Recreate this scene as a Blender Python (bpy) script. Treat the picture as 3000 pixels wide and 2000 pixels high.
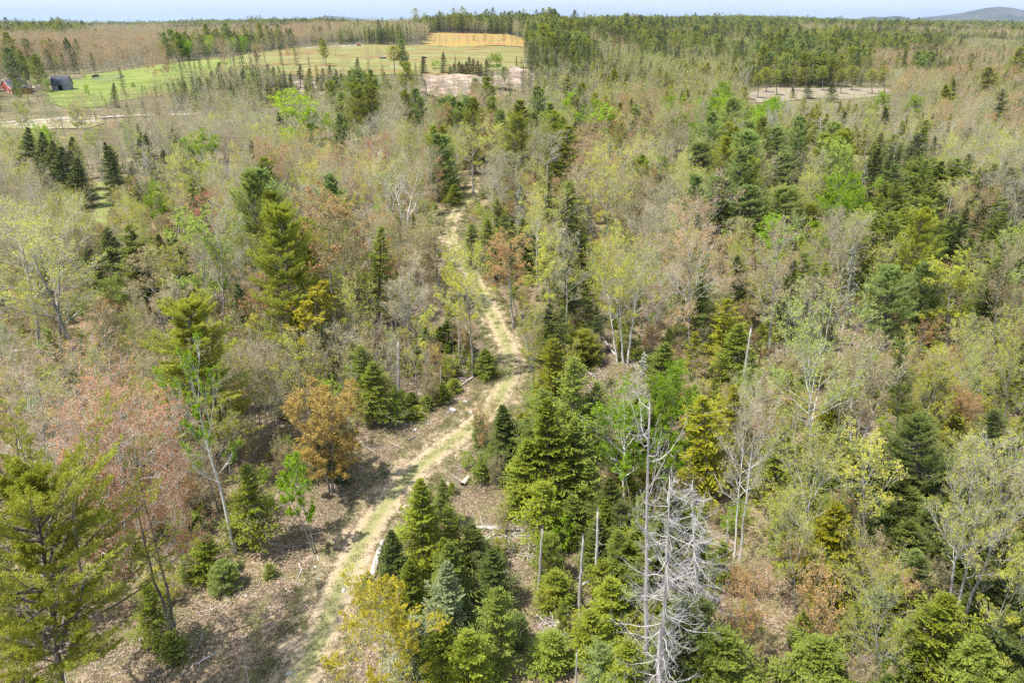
import bpy, math, random
import numpy as np

# ------------------------------------------------------------------ camera, sky, sun, exposure
for o in list(bpy.data.objects): bpy.data.objects.remove(o)
SC = bpy.context.scene
COL = SC.collection
PI = math.pi
CAM_H = 40.0
PITCH = math.radians(25.06)
FPX = 2000.0
cd = bpy.data.cameras.new('camera'); cam = bpy.data.objects.new('camera', cd); COL.objects.link(cam)
cam.location = (0, 0, CAM_H); cam.rotation_euler = (math.radians(90) - PITCH, 0, 0)
cd.sensor_width = 36.0; cd.lens = 24.0; cd.clip_start = 0.5; cd.clip_end = 90000
SC.camera = cam
SUN_EL = math.radians(64); SUN_AZ = math.radians(-112)      # azimuth of the sun, clockwise from the view direction
world = bpy.data.worlds.new('World'); SC.world = world; world.use_nodes = True
wn = world.node_tree; wn.nodes.clear()
sky = wn.nodes.new('ShaderNodeTexSky'); sky.sky_type = 'NISHITA'; sky.sun_disc = False
sky.sun_elevation = SUN_EL; sky.sun_rotation = SUN_AZ
sky.air_density = 1.0; sky.dust_density = 1.6; sky.ozone_density = 1.2; sky.altitude = 100
wb = wn.nodes.new('ShaderNodeBackground'); wb.inputs['Strength'].default_value = 0.125
wo = wn.nodes.new('ShaderNodeOutputWorld')
# thin, barely visible high cloud veil over the whole sky
tc = wn.nodes.new('ShaderNodeTexCoord'); mp = wn.nodes.new('ShaderNodeMapping'); mp.inputs['Scale'].default_value = (1.2, 1.2, 9)
cn = wn.nodes.new('ShaderNodeTexNoise'); cn.inputs['Scale'].default_value = 3.0; cn.inputs['Detail'].default_value = 5
cr = wn.nodes.new('ShaderNodeMapRange'); cr.inputs['From Min'].default_value = 0.42; cr.inputs['From Max'].default_value = 0.8
cr.inputs['To Min'].default_value = 0.42; cr.inputs['To Max'].default_value = 0.80
mx = wn.nodes.new('ShaderNodeMix'); mx.data_type = 'RGBA'
mx.inputs[7].default_value = (4.4, 5.05, 6.2, 1)
L = wn.links.new
L(tc.outputs['Generated'], mp.inputs['Vector']); L(mp.outputs['Vector'], cn.inputs['Vector']); L(cn.outputs['Fac'], cr.inputs['Value'])
L(cr.outputs['Result'], mx.inputs[0]); L(sky.outputs['Color'], mx.inputs[6]); L(mx.outputs[2], wb.inputs['Color']); L(wb.outputs[0], wo.inputs['Surface'])
sl = bpy.data.lights.new('sun', 'SUN'); sl.energy = 4.4; sl.angle = math.radians(0.6); sl.color = (1.0, 0.955, 0.88)
sun = bpy.data.objects.new('sun', sl); COL.objects.link(sun)
sdir = (math.cos(SUN_EL) * math.sin(SUN_AZ), math.cos(SUN_EL) * math.cos(SUN_AZ), math.sin(SUN_EL))
import mathutils
sun.rotation_euler = mathutils.Vector(sdir).to_track_quat('Z', 'Y').to_euler(); sun.location = (0, 0, 300)
SC.view_settings.view_transform = 'Standard'; SC.view_settings.look = 'None'
SC.view_settings.exposure = 0.89; SC.view_settings.gamma = 1.0; SC.view_settings.use_curve_mapping = False
SC.cycles.max_bounces = 5; SC.cycles.diffuse_bounces = 3; SC.cycles.glossy_bounces = 1; SC.cycles.transmission_bounces = 2
SC.cycles.volume_bounces = 0; SC.cycles.transparent_max_bounces = 8; SC.cycles.use_denoising = False
SC.cycles.caustics_reflective = False; SC.cycles.caustics_refractive = False
SC.cycles.sample_clamp_indirect = 4.0

# ------------------------------------------------------------------ terrain
TD = np.array([0, 150, 300, 400, 500, 600, 750, 1000, 1500, 2200, 3000, 4000, 6000, 30000], float)
TA = np.array([-60, -34, -25, -15, -7, 0, 8, 18, 27, 35, 60], float)
TT = np.array([
 [0, 0, 0, 2, 4, 6, 9, 12, 16, 20, 28, 16, 0, 0],
 [0, 0, 0, 2, 4, 6, 9, 12, 16, 20, 29, 16, 0, 0],
 [0, 0, 0, 3, 7, 12, 14, 15, 17, 20, 28, 16, 0, 0],
 [0, 0, 2, 8, 15, 20, 22, 22, 21, 22, 30, 15, 0, 0],
 [0, 0, 5, 11, 17, 21, 27, 31, 26, 22, 22, 15, 0, 0],
 [0, 0, 6, 11, 16, 21, 28, 31, 28, 24, 24, 18, 0, 0],
 [0, 0, 4, 8, 11, 14, 18, 23, 28, 33, 39, 22, 0, 0],
 [0, 0, 0, 2, 4, 6, 9, 14, 23, 33, 39, 22, 0, 0],
 [0, 0, 0, 0, 1, 2, 4, 8, 14, 20, 25, 14, 0, 0],
 [0, 0, 0, 0, 0, 0, 2, 4, 8, 12, 17, 9, 0, 0],
 [0, 0, 0, 0, 0, 0, 2, 4, 8, 12, 17, 9, 0, 0]], float)
GA = np.linspace(-60, 60, 121); GD = np.linspace(0, 6000, 601)
_r = np.array([np.interp(GD, TD, r) for r in TT])
TZ = np.array([np.interp(GA, TA, _r[:, j]) for j in range(len(GD))]).T
def _sm(a, k, ax):
    w = np.hanning(2 * k + 3)[1:-1]; w /= w.sum()
    p = [(0, 0), (0, 0)]; p[ax] = (k, k)
    return np.apply_along_axis(lambda v: np.convolve(v, w, 'valid'), ax, np.pad(a, p, mode='edge'))
TZ = _sm(_sm(TZ, 7, 0), 6, 1)
_VT = np.random.default_rng(99).uniform(0, 1, (256, 256))
def vn(x, y, sc, seed=0):
    x = np.asarray(x, float) / sc + seed * 17.3 + 500; y = np.asarray(y, float) / sc + seed * 5.7 + 500
    i = np.floor(x).astype(int); j = np.floor(y).astype(int); u = x - i; v = y - j; u = u * u * (3 - 2 * u); v = v * v * (3 - 2 * v)
    g = lambda a, b: _VT[a % 256, b % 256]
    return g(i, j) * (1 - u) * (1 - v) + g(i + 1, j) * u * (1 - v) + g(i, j + 1) * (1 - u) * v + g(i + 1, j + 1) * u * v
def tz(x, y):
    x = np.asarray(x, float); y = np.asarray(y, float)
    d = np.hypot(x, y); a = np.degrees(np.arctan2(x, y))
    back = np.clip((np.abs(a) - 60) / 40, 0, 1)
    fa = np.clip(a + 60, 0, 119.999); fd = np.clip(d / 10.0, 0, 599.999)
    i = fa.astype(int); j = fd.astype(int); u = fa - i; v = fd - j
    z = TZ[i, j] * (1 - u) * (1 - v) + TZ[i + 1, j] * u * (1 - v) + TZ[i, j + 1] * (1 - u) * v + TZ[i + 1, j + 1] * u * v
    z = z * (1 - back)
    z = z + 0.30 * np.sin(x / 17.0 + 1.3) * np.sin(y / 23.0 + .4) + 0.12 * np.sin(x / 5.1 + y / 7.7) * np.cos(y / 6.3 - 1)
    amp = np.clip((d - 250) / 900, 0, 1) * np.clip((6000 - d) / 2500, 0, 1)
    z = z + amp * (2.2 * np.sin(x / 133.0 + 2) * np.sin(y / 171.0) + 1.2 * np.sin(x / 61.0 + y / 87.0))
    amp2 = np.clip((d - 1000) / 1500, 0, 1) * np.clip((6500 - d) / 2500, 0, 1)
    z = z + amp2 * (15 * (vn(x, y, 520, 1) - .5) + 7 * (vn(x, y, 190, 2) - .5))
    return z
CP, SP = math.cos(PITCH), math.sin(PITCH)
def ray(px, py):
    X = (px - 1500) / FPX; Y = -(py - 1000) / FPX
    v = np.array([X, CP + Y * SP, -SP + Y * CP]); return v / np.linalg.norm(v)
def project(x, y, z):
    x = np.asarray(x, float); y = np.asarray(y, float); z = np.asarray(z, float) - CAM_H
    dep = y * CP - z * SP; up = y * SP + z * CP
    dep = np.where(dep < 1, 1, dep)
    return 1500 + FPX * x / dep, 1000 - FPX * up / dep
_T = 12 * np.cumprod(np.full(1500, 1.0045))
def ground_at(px, py, h=0.0):
    """where the line of sight meets the terrain raised by h"""
    v = ray(px, py); P = v[None] * _T[:, None]
    dz = P[:, 2] + CAM_H - tz(P[:, 0], P[:, 1]) - h
    k = np.argmax(dz < 0)
    if k == 0: k = 900
    f = dz[k - 1] / (dz[k - 1] - dz[k] + 1e-9)
    t = _T[k - 1] + (_T[k] - _T[k - 1]) * f
    return v[0] * t, v[1] * t
def height_for(x, y, py):
    """height of a vertical thing at x,y whose top shows at row py"""
    g = float(tz(x, y)); q = (1000 - py) / FPX
    # (y*SP + zc*CP) = q*(y*CP - zc*SP)
    zc = y * (q * CP - SP) / (CP + q * SP)
    return zc + CAM_H - g
def inpoly(px, py, poly):
    px = np.asarray(px, float); py = np.asarray(py, float); r = np.zeros(px.shape, bool)
    n = len(poly); j = n - 1
    for i in range(n):
        xi, yi = poly[i]; xj, yj = poly[j]
        c = ((yi > py) != (yj > py)) & (px < (xj - xi) * (py - yi) / (yj - yi + 1e-12) + xi)
        r ^= c; j = i
    return r

# ------------------------------------------------------------------ materials
def newmat(name):
    m = bpy.data.materials.new(name); m.use_nodes = True; nt = m.node_tree; nt.nodes.clear()
    out = nt.nodes.new('ShaderNodeOutputMaterial'); return m, nt, out
def N(nt, t, **kw):
    n = nt.nodes.new(t)
    for k, v in kw.items(): n.inputs[k].default_value = v
    return n
def ramp(nt, stops, interp='LINEAR'):
    r = nt.nodes.new('ShaderNodeValToRGB'); cr = r.color_ramp; cr.interpolation = interp
    while len(cr.elements) < len(stops): cr.elements.new(0.5)
    for e, (p, c) in zip(cr.elements, stops): e.position = p; e.color = (*c, 1)
    return r
def leaf_mat(name, cols, trans=0.30, spread=0.5, rough=0.6, spec=0.25):
    """cols: list of leaf colours; every tree takes its own mix of them, every leaf its own shade"""
    m, nt, out = newmat(name); l = nt.links.new
    oi = N(nt, 'ShaderNodeObjectInfo'); at = N(nt, 'ShaderNodeAttribute'); at.attribute_name = 'tint'
    r = ramp(nt, [((i + .0) / max(1, len(cols) - 1), c) for i, c in enumerate(cols)])
    ad = N(nt, 'ShaderNodeMath'); ad.operation = 'MULTIPLY_ADD'; ad.inputs[1].default_value = 0.5
    l(at.outputs['Fac'], ad.inputs[0])
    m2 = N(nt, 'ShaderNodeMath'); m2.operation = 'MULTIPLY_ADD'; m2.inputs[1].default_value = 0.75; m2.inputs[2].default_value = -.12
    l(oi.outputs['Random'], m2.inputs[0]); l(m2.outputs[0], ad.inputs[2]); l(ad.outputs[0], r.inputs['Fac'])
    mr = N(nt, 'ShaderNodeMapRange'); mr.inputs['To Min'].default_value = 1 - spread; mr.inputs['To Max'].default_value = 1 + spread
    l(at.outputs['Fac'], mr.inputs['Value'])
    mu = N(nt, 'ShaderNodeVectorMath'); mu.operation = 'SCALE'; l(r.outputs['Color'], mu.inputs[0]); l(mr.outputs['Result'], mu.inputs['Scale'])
    wn_ = N(nt, 'ShaderNodeTexWhiteNoise'); wn_.noise_dimensions = '1D'; l(oi.outputs['Random'], wn_.inputs['W'])
    vr = N(nt, 'ShaderNodeMapRange'); vr.inputs['To Min'].default_value = .72; vr.inputs['To Max'].default_value = 1.18; l(wn_.outputs['Value'], vr.inputs['Value'])
    mu0 = mu; mu = N(nt, 'ShaderNodeVectorMath'); mu.operation = 'SCALE'; l(mu0.outputs[0], mu.inputs[0]); l(vr.outputs['Result'], mu.inputs['Scale'])
    p = N(nt, 'ShaderNodeBsdfPrincipled', Roughness=rough); p.inputs['Specular IOR Level'].default_value = spec
    t = N(nt, 'ShaderNodeBsdfTranslucent'); mix = N(nt, 'ShaderNodeMixShader', Fac=trans)
    l(mu.outputs[0], p.inputs['Base Color']); l(mu.outputs[0], t.inputs['Color'])
    l(p.outputs[0], mix.inputs[1]); l(t.outputs[0], mix.inputs[2]); l(mix.outputs[0], out.inputs[0]); return m
def bark_mat(name, a, b, scale=6.0, stretch=(1, 1, .25), c=None, cthr=.62):
    m, nt, out = newmat(name); l = nt.links.new
    tcn = N(nt, 'ShaderNodeTexCoord'); mpn = N(nt, 'ShaderNodeMapping'); mpn.inputs['Scale'].default_value = stretch
    n = N(nt, 'ShaderNodeTexNoise', Scale=scale, Detail=4.0)
    l(tcn.outputs['Object'], mpn.inputs[0]); l(mpn.outputs[0], n.inputs['Vector'])
    r = ramp(nt, [(.35, a), (.62, b)]); l(n.outputs['Fac'], r.inputs['Fac']); colo = r.outputs['Color']
    if c:
        n2 = N(nt, 'ShaderNodeTexNoise', Scale=scale * .5, Detail=5.0); l(tcn.outputs['Object'], n2.inputs['Vector'])
        r2 = ramp(nt, [(cthr - .03, (0, 0, 0)), (cthr + .03, (1, 1, 1))]); l(n2.outputs['Fac'], r2.inputs['Fac'])
        mm = N(nt, 'ShaderNodeMix'); mm.data_type = 'RGBA'; mm.inputs[7].default_value = (*c, 1)
        l(r2.outputs['Color'], mm.inputs[0]); l(colo, mm.inputs[6]); colo = mm.outputs[2]
    oi = N(nt, 'ShaderNodeObjectInfo'); mr = N(nt, 'ShaderNodeMapRange'); mr.inputs['To Min'].default_value = .8; mr.inputs['To Max'].default_value = 1.2
    l(oi.outputs['Random'], mr.inputs['Value'])
    mu = N(nt, 'ShaderNodeVectorMath'); mu.operation = 'SCALE'; l(colo, mu.inputs[0]); l(mr.outputs['Result'], mu.inputs['Scale'])
    p = N(nt, 'ShaderNodeBsdfPrincipled', Roughness=.85); p.inputs['Specular IOR Level'].default_value = .15
    bp = N(nt, 'ShaderNodeBump', Strength=.6, Distance=.03); l(n.outputs['Fac'], bp.inputs['Height']); l(bp.outputs[0], p.inputs['Normal'])
    l(mu.outputs[0], p.inputs['Base Color']); l(p.outputs[0], out.inputs[0]); return m
def plain_mat(name, a, b=None, scale=3.0, rough=.8, detail=4.0, bump=0.0, obj=True, stops=(.35, .65)):
    m, nt, out = newmat(name); l = nt.links.new
    p = N(nt, 'ShaderNodeBsdfPrincipled', Roughness=rough); p.inputs['Specular IOR Level'].default_value = .25
    tcn = N(nt, 'ShaderNodeTexCoord'); n = N(nt, 'ShaderNodeTexNoise', Scale=scale, Detail=detail); l(tcn.outputs['Object'], n.inputs['Vector'])
    r = ramp(nt, [(stops[0], a), (stops[1], b or tuple(v * .7 for v in a))]); l(n.outputs['Fac'], r.inputs['Fac']); l(r.outputs['Color'], p.inputs['Base Color'])
    if bump:
        bp = N(nt, 'ShaderNodeBump', Strength=.7, Distance=bump); l(n.outputs['Fac'], bp.inputs['Height']); l(bp.outputs[0], p.inputs['Normal'])
    l(p.outputs[0], out.inputs[0]); return m
MT = {}
MT['pine'] = leaf_mat('pine needles', [(.28, .33, .045), (.32, .36, .04), (.34, .35, .04), (.25, .31, .055)], .42, .38)
MT['pine_y'] = leaf_mat('yellow green pine needles', [(.42, .45, .05), (.38, .43, .05), (.44, .45, .05)], .42, .38)
MT['pine_soft'] = leaf_mat('soft green pine needles', [(.30, .37, .11), (.27, .35, .10), (.33, .38, .08)], .42, .36)
MT['spruce'] = leaf_mat('dark spruce needles', [(.085, .12, .026), (.10, .135, .022), (.125, .145, .02), (.085, .12, .032)], .28, .5)
MT['fir'] = leaf_mat('fir needles', [(.22, .27, .022), (.25, .29, .022), (.20, .26, .035), (.25, .29, .05)], .37, .5)
MT['bluespruce'] = leaf_mat('grey green spruce needles', [(.23, .28, .12), (.24, .28, .13)], .3, .5)
MT['hemlock'] = leaf_mat('olive hemlock needles', [(.34, .33, .012), (.30, .32, .014), (.38, .33, .014)], .4, .42)
MT['oran'] = leaf_mat('russet spring maple leaves', [(.58, .33, .14), (.50, .31, .14), (.52, .37, .14), (.52, .29, .15)], .4, .25)
MT['brown'] = leaf_mat('tan buds', [(.48, .41, .20), (.46, .37, .21), (.44, .41, .17), (.48, .38, .22)], .4, .22)
MT['coral'] = leaf_mat('coral maple buds', [(.64, .31, .14), (.58, .31, .15), (.64, .38, .16)], .4, .3)
MT['red'] = leaf_mat('red maple buds', [(.46, .15, .11), (.42, .18, .13)], .35, .3)
MT['gold'] = leaf_mat('golden spring leaves', [(.42, .34, .09), (.38, .30, .08), (.44, .31, .08)], .4, .3)
MT['yell'] = leaf_mat('bright yellow spring leaves', [(.62, .53, .035), (.56, .50, .04), (.60, .46, .03)], .4, .3)
MT['ygre'] = leaf_mat('yellow green budding leaves', [(.54, .56, .06), (.60, .57, .06), (.48, .54, .07), (.60, .53, .09)], .52, .25)
MT['lime'] = leaf_mat('fresh lime birch leaves', [(.36, .54, .012), (.32, .50, .02), (.44, .56, .02)], .5, .3)
MT['pale'] = leaf_mat('pale green aspen leaves', [(.37, .47, .10), (.42, .49, .10)], .45, .28)
MT['grey_bark'] = bark_mat('grey bark', (.20, .185, .165), (.36, .34, .31), 5, (1, 1, .3), (.48, .48, .42), .60)
MT['dark_bark'] = bark_mat('dark bark', (.085, .072, .062), (.20, .175, .155), 6, (1, 1, .2), (.33, .33, .28), .64)
MT['pine_bark'] = bark_mat('pine bark', (.11, .09, .08), (.24, .21, .19), 5, (1, 1, .3), (.33, .32, .29), .62)
MT['birch_bark'] = bark_mat('white birch bark', (.75, .73, .69), (.60, .58, .54), 4, (1, 1, 3), (.12, .11, .10), .66)
MT['dead_bark'] = bark_mat('weathered dead wood', (.36, .335, .315), (.50, .475, .45), 5, (1, 1, .15), (.30, .24, .20), .66)
MT['lichen'] = leaf_mat('grey lichen', [(.42, .44, .34), (.48, .49, .40)], .1, .3)
MT['twig'] = plain_mat('grey brown twigs', (.30, .27, .20), (.42, .39, .31), 3)
MT['twig_tan'] = plain_mat('tan twigs', (.42, .36, .24), (.52, .45, .32), 3)
MT['twig_pale'] = plain_mat('pale twigs', (.48, .45, .40), (.60, .57, .52), 3)
MT['twig_dead'] = plain_mat('bleached dead twigs', (.55, .52, .50), (.68, .66, .64), 3)

# ------------------------------------------------------------------ mesh building
RNG = np.random.default_rng(7)
def nrm(v): return v / (np.linalg.norm(v, axis=-1, keepdims=True) + 1e-9)
class Buf:
    def __init__(s): s.v = []; s.f = []; s.m = []; s.t = []; s.s = []; s.n = 0
    def add(s, V, F, mat=0, tint=None, smooth=False):
        V = np.asarray(V, np.float32).reshape(-1, 3); F = np.asarray(F, np.int64)
        if len(V) == 0: return
        s.v.append(V); s.f.append(F + s.n); s.m.append(np.full(len(F), mat)); s.s.append(np.full(len(F), smooth))
        s.t.append(np.full(len(V), .5, np.float32) if tint is None else np.asarray(tint, np.float32)); s.n += len(V)
    def mesh(s, name, mats):
        me = bpy.data.meshes.new(name)
        V = np.concatenate(s.v); n4 = [f for f in s.f]
        tot = sum(f.size for f in n4); nf = sum(len(f) for f in n4)
        me.vertices.add(len(V)); me.vertices.foreach_set('co', V.ravel())
        li = np.concatenate([f.ravel() for f in n4]).astype(np.int32)
        ls = np.concatenate([np.full(len(f), f.shape[1]) for f in n4]); st = np.concatenate([[0], np.cumsum(ls)[:-1]]).astype(np.int32)
        me.loops.add(tot); me.loops.foreach_set('vertex_index', li)
        me.polygons.add(nf); me.polygons.foreach_set('loop_start', st)
        me.polygons.foreach_set('material_index', np.concatenate(s.m).astype(np.int32))
        me.polygons.foreach_set('use_smooth', np.concatenate(s.s).astype(bool))
        a = me.attributes.new('tint', 'FLOAT', 'POINT'); a.data.foreach_set('value', np.concatenate(s.t).astype(np.float32))
        me.update(calc_edges=True)
        for m in mats: me.materials.append(m)
        return me
    def tris(s): return sum(len(f) * (f.shape[1] - 2) for f in s.f)
def tubes(b, P, R, S=4, mat=0, smooth=True, cap=False):
    """P (n,K,3) centre lines, R (n,K) radii"""
    P = np.asarray(P, float); R = np.asarray(R, float)
    n, K, _ = P.shape
    if n == 0: return
    T = np.empty_like(P); T[:, 1:-1] = P[:, 2:] - P[:, :-2]; T[:, 0] = P[:, 1] - P[:, 0]; T[:, -1] = P[:, -1] - P[:, -2]; T = nrm(T)
    mean = nrm(P[:, -1] - P[:, 0]); ref = np.where(np.abs(mean[:, 2:3]) > .8, np.array([[1., 0, 0]]), np.array([[0, 0, 1.]]))[:, None, :]
    U = nrm(np.cross(T, np.broadcast_to(ref, T.shape))); W = np.cross(T, U)
    a = np.arange(S) * 2 * PI / S
    V = P[:, :, None, :] + R[:, :, None, None] * (np.cos(a)[None, None, :, None] * U[:, :, None, :] + np.sin(a)[None, None, :, None] * W[:, :, None, :])
    base = (np.arange(n) * K * S)[:, None, None]; k = (np.arange(K - 1) * S)[None, :, None]; i = np.arange(S)[None, None, :]; j = (i + 1) % S
    F = np.stack(np.broadcast_arrays(base + k + i, base + k + j, base + k + S + j, base + k + S + i), -1).reshape(-1, 4)
    b.add(V, F, mat, None, smooth)
    if cap and S > 2:
        top = (np.arange(n) * K * S)[:, None] + (K - 1) * S + np.arange(S)[None]
        off = b.n - n * K * S
        b.f.append(top + off); b.m.append(np.full(n, mat)); b.s.append(np.full(n, False))
def leaves(b, C, D, L_, Wd, rng, mat=0, flat=0.5, tint=None):
    """rhombic leaf or needle spray at C pointing along D; flat: how far its face turns upward"""
    n = len(C)
    if n == 0: return
    D = nrm(D); up = np.array([0, 0, 1.]) * flat + rng.normal(0, 1, (n, 3)) * (1 - flat)
    Sd = nrm(np.cross(D, up)); Nn = np.cross(Sd, D)
    L_ = np.broadcast_to(L_, (n,))[:, None] * rng.uniform(.7, 1.3, (n, 1)); Wd = np.broadcast_to(Wd, (n,))[:, None] * rng.uniform(.7, 1.3, (n, 1))
    V = np.stack([C, C + D * L_ * .45 + Sd * Wd * .5 - Nn * Wd * .12, C + D * L_, C + D * L_ * .45 - Sd * Wd * .5 - Nn * Wd * .12], 1)
    F = np.arange(n * 4).reshape(n, 4)
    t = rng.uniform(0, 1, n) if tint is None else np.clip(tint + rng.normal(0, .18, n), 0, 1)
    b.add(V, F, mat, np.repeat(t, 4))
def lerp_poly(P, s):
    """P (n,K,3), s (n,m) in 0..1 -> points, tangents (n,m,3)"""
    K = P.shape[1]; f = np.clip(s, 0, .9999) * (K - 1); i = f.astype(int); u = (f - i)[..., None]
    r = np.arange(P.shape[0])[:, None]
    A = P[r, i]; B = P[r, i + 1]; return A + (B - A) * u, nrm(B - A)
def lerp_r(R, s):
    K = R.shape[1]; f = np.clip(s, 0, .9999) * (K - 1); i = f.astype(int); u = (f - i); r = np.arange(R.shape[0])[:, None]
    return R[r, i] * (1 - u) + R[r, i + 1] * u
def children(P, R, n, s0, s1, lf, ang, up, K, wig, rng, rr=.6, rmin=.006, shrink=.5):
    N0 = P.shape[0]
    s = (np.arange(n)[None] + rng.uniform(0, 1, (N0, n))) / n * (s1 - s0) + s0
    p, t = lerp_poly(P, s); r = lerp_r(R, s) * rr
    pl = np.linalg.norm(P[:, -1] - P[:, 0], axis=-1)[:, None]
    ln = pl * lf * (1 - shrink * (s - s0) / (s1 - s0 + 1e-6)) * rng.uniform(.65, 1.25, s.shape)
    per = nrm(np.cross(t, rng.normal(0, 1, t.shape)))
    a = (ang * rng.uniform(.75, 1.25, s.shape))[..., None]
    d = np.cos(a) * t + np.sin(a) * per; d[..., 2] += up; d = nrm(d)
    tau = np.linspace(0, 1, K)
    Q = p[..., None, :] + d[..., None, :] * (ln[..., None] * tau)[..., None]
    Q[..., 2] += (ln[..., None] * up * .5 * tau ** 2)
    if K > 2:
        w = np.cumsum(rng.normal(0, wig, Q.shape), axis=-2); w[..., 0, :] = 0; Q += w * (ln[..., None, None] / K)
    Rq = np.maximum(r[..., None] * (1 - .75 * tau), rmin)
    return Q.reshape(-1, K, 3), Rq.reshape(-1, K)
def stem_line(H, R0, K, bend, rng, lean=(0, 0), r1=.12):
    t = np.linspace(0, 1, K); P = np.zeros((1, K, 3)); P[0, :, 2] = t * H
    w = np.cumsum(rng.normal(0, bend, (K, 2)), 0); w -= w[0]; P[0, :, :2] = w * H / K + np.outer(t ** 1.3, lean)
    P[0, 0, 2] = -.3
    R = R0 * (1 - (1 - r1) * t ** .85); R[0] *= 1.35
    return P, R[None]

def conifer(rng, H, Rb, base=.1, nb=120, nsp=12, m=5, ll=.28, lw=.10, pw=.85, droop=.18, tip=.22, e0=-8, e1=40, gap=0., lod=1, lichen=0., dead=0., jag=.22):
    """spruce, fir, hemlock: drooping boughs set round a straight stem, each a flat spray of needles. Returns (trunk, crown) buffers"""
    tb, cb = Buf(), Buf()
    TP, TR = stem_line(H, .0125 * H + .02, 8, .02, rng); tubes(tb, TP, TR, 6 if lod == 1 else 4, 0)
    q = {1: 1.0, 2: .42, 3: .16}[lod]
    nb_ = max(10, int(nb * (1 if lod == 1 else .55 if lod == 2 else .25)))
    u = (np.arange(nb_) + rng.uniform(0, 1, nb_)) / nb_; t = base + (1 - base) * (1 - (1 - u) ** 1.15)
    wh = max(.03, .42 / H); tq = np.round(t / wh) * wh; t = np.clip(np.where(rng.uniform(0, 1, nb_) < .55, tq + rng.normal(0, .008, nb_), t), base, .995)
    az = np.arange(nb_) * 2.39996 + rng.normal(0, .35, nb_)
    x = (1 - t) / (1 - base)
    Lb = (Rb * x ** pw * (1 + rng.normal(0, jag, nb_)) * np.where(rng.uniform(0, 1, nb_) < .12, 1.22, 1) + .06)
    if gap: Lb *= np.where(rng.uniform(0, 1, nb_) < gap, .35, 1)
    Lb *= 1 + .22 * np.sin(az * 1 + rng.uniform(0, 6)) * (1 - t)          # one side grows fuller than the other
    el = np.radians(e0 + (e1 - e0) * t ** 1.6 + rng.normal(0, 8, nb_))
    p0, _ = lerp_poly(TP, t[None]); p0 = p0[0]
    tau = np.linspace(0, 1, 5)
    dr = (droop * (1 - t) * 1.3)[:, None]
    rad = Lb[:, None] * tau; zz = np.tan(el)[:, None] * rad - dr * rad * tau + tip * .35 * rad * tau ** 3
    P = p0[:, None, :] + np.stack([np.cos(az)[:, None] * rad, np.sin(az)[:, None] * rad, zz], -1)
    R = np.maximum((.012 * Lb + .008)[:, None] * (1 - .8 * tau), .006 if lod == 1 else .015)
    if lod < 3: tubes(cb, P, R, 3, 1)
    ns = max(4, int(nsp * (1 if lod == 1 else .6 if lod == 2 else .4)))
    s = .12 + .88 * (np.arange(ns)[None] + rng.uniform(0, 1, (nb_, ns))) / ns
    pp, tt = lerp_poly(P, s)
    side = np.where(np.arange(ns) % 2 == 0, 1, -1)[None, :, None]
    sd = nrm(np.cross(tt, np.array([0, 0, 1.]))) * side
    dd = nrm(tt * rng.uniform(.5, 1.0, (nb_, ns, 1)) + sd * rng.uniform(.6, 1.1, (nb_, ns, 1)) + np.array([0, 0, 1]) * rng.normal(-.10, .16, (nb_, ns, 1)))
    l2 = Lb[:, None] * .42 * (1.05 - s * .75) * rng.uniform(.7, 1.2, s.shape) + .10
    mm = max(2, int(m * (1 if lod == 1 else .6)))
    k = (np.arange(mm) + .2) / mm
    C = pp[:, :, None, :] + dd[:, :, None, :] * (l2[:, :, None] * k)[..., None]
    n = C.shape[0] * C.shape[1] * mm; C = C.reshape(-1, 3)
    D = np.repeat(dd.reshape(-1, 3), mm, 0) + rng.normal(0, .38, (n, 3)); D[:, 2] -= .06
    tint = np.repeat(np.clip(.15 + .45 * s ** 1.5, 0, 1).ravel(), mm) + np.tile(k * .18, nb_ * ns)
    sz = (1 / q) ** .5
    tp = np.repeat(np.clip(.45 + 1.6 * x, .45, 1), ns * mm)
    keep = rng.uniform(0, 1, n) > dead
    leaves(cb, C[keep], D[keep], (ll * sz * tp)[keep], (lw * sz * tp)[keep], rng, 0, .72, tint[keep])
    if lichen:
        kk = rng.uniform(0, 1, n) < lichen; leaves(cb, C[kk] - [0, 0, .04], D[kk] + [0, 0, -.8], ll * .8 * sz, lw * sz, rng, 2, .3)
    # leader
    c = np.repeat(TP[:, -1], 10, 0) - np.outer(rng.uniform(0, .07 * H * .6, 10), [0, 0, 1]); leaves(cb, c, rng.normal(0, .3, (10, 3)) + [0, 0, .9], ll * .6, lw * .6, rng, 0, .1)
    return tb, cb

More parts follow.
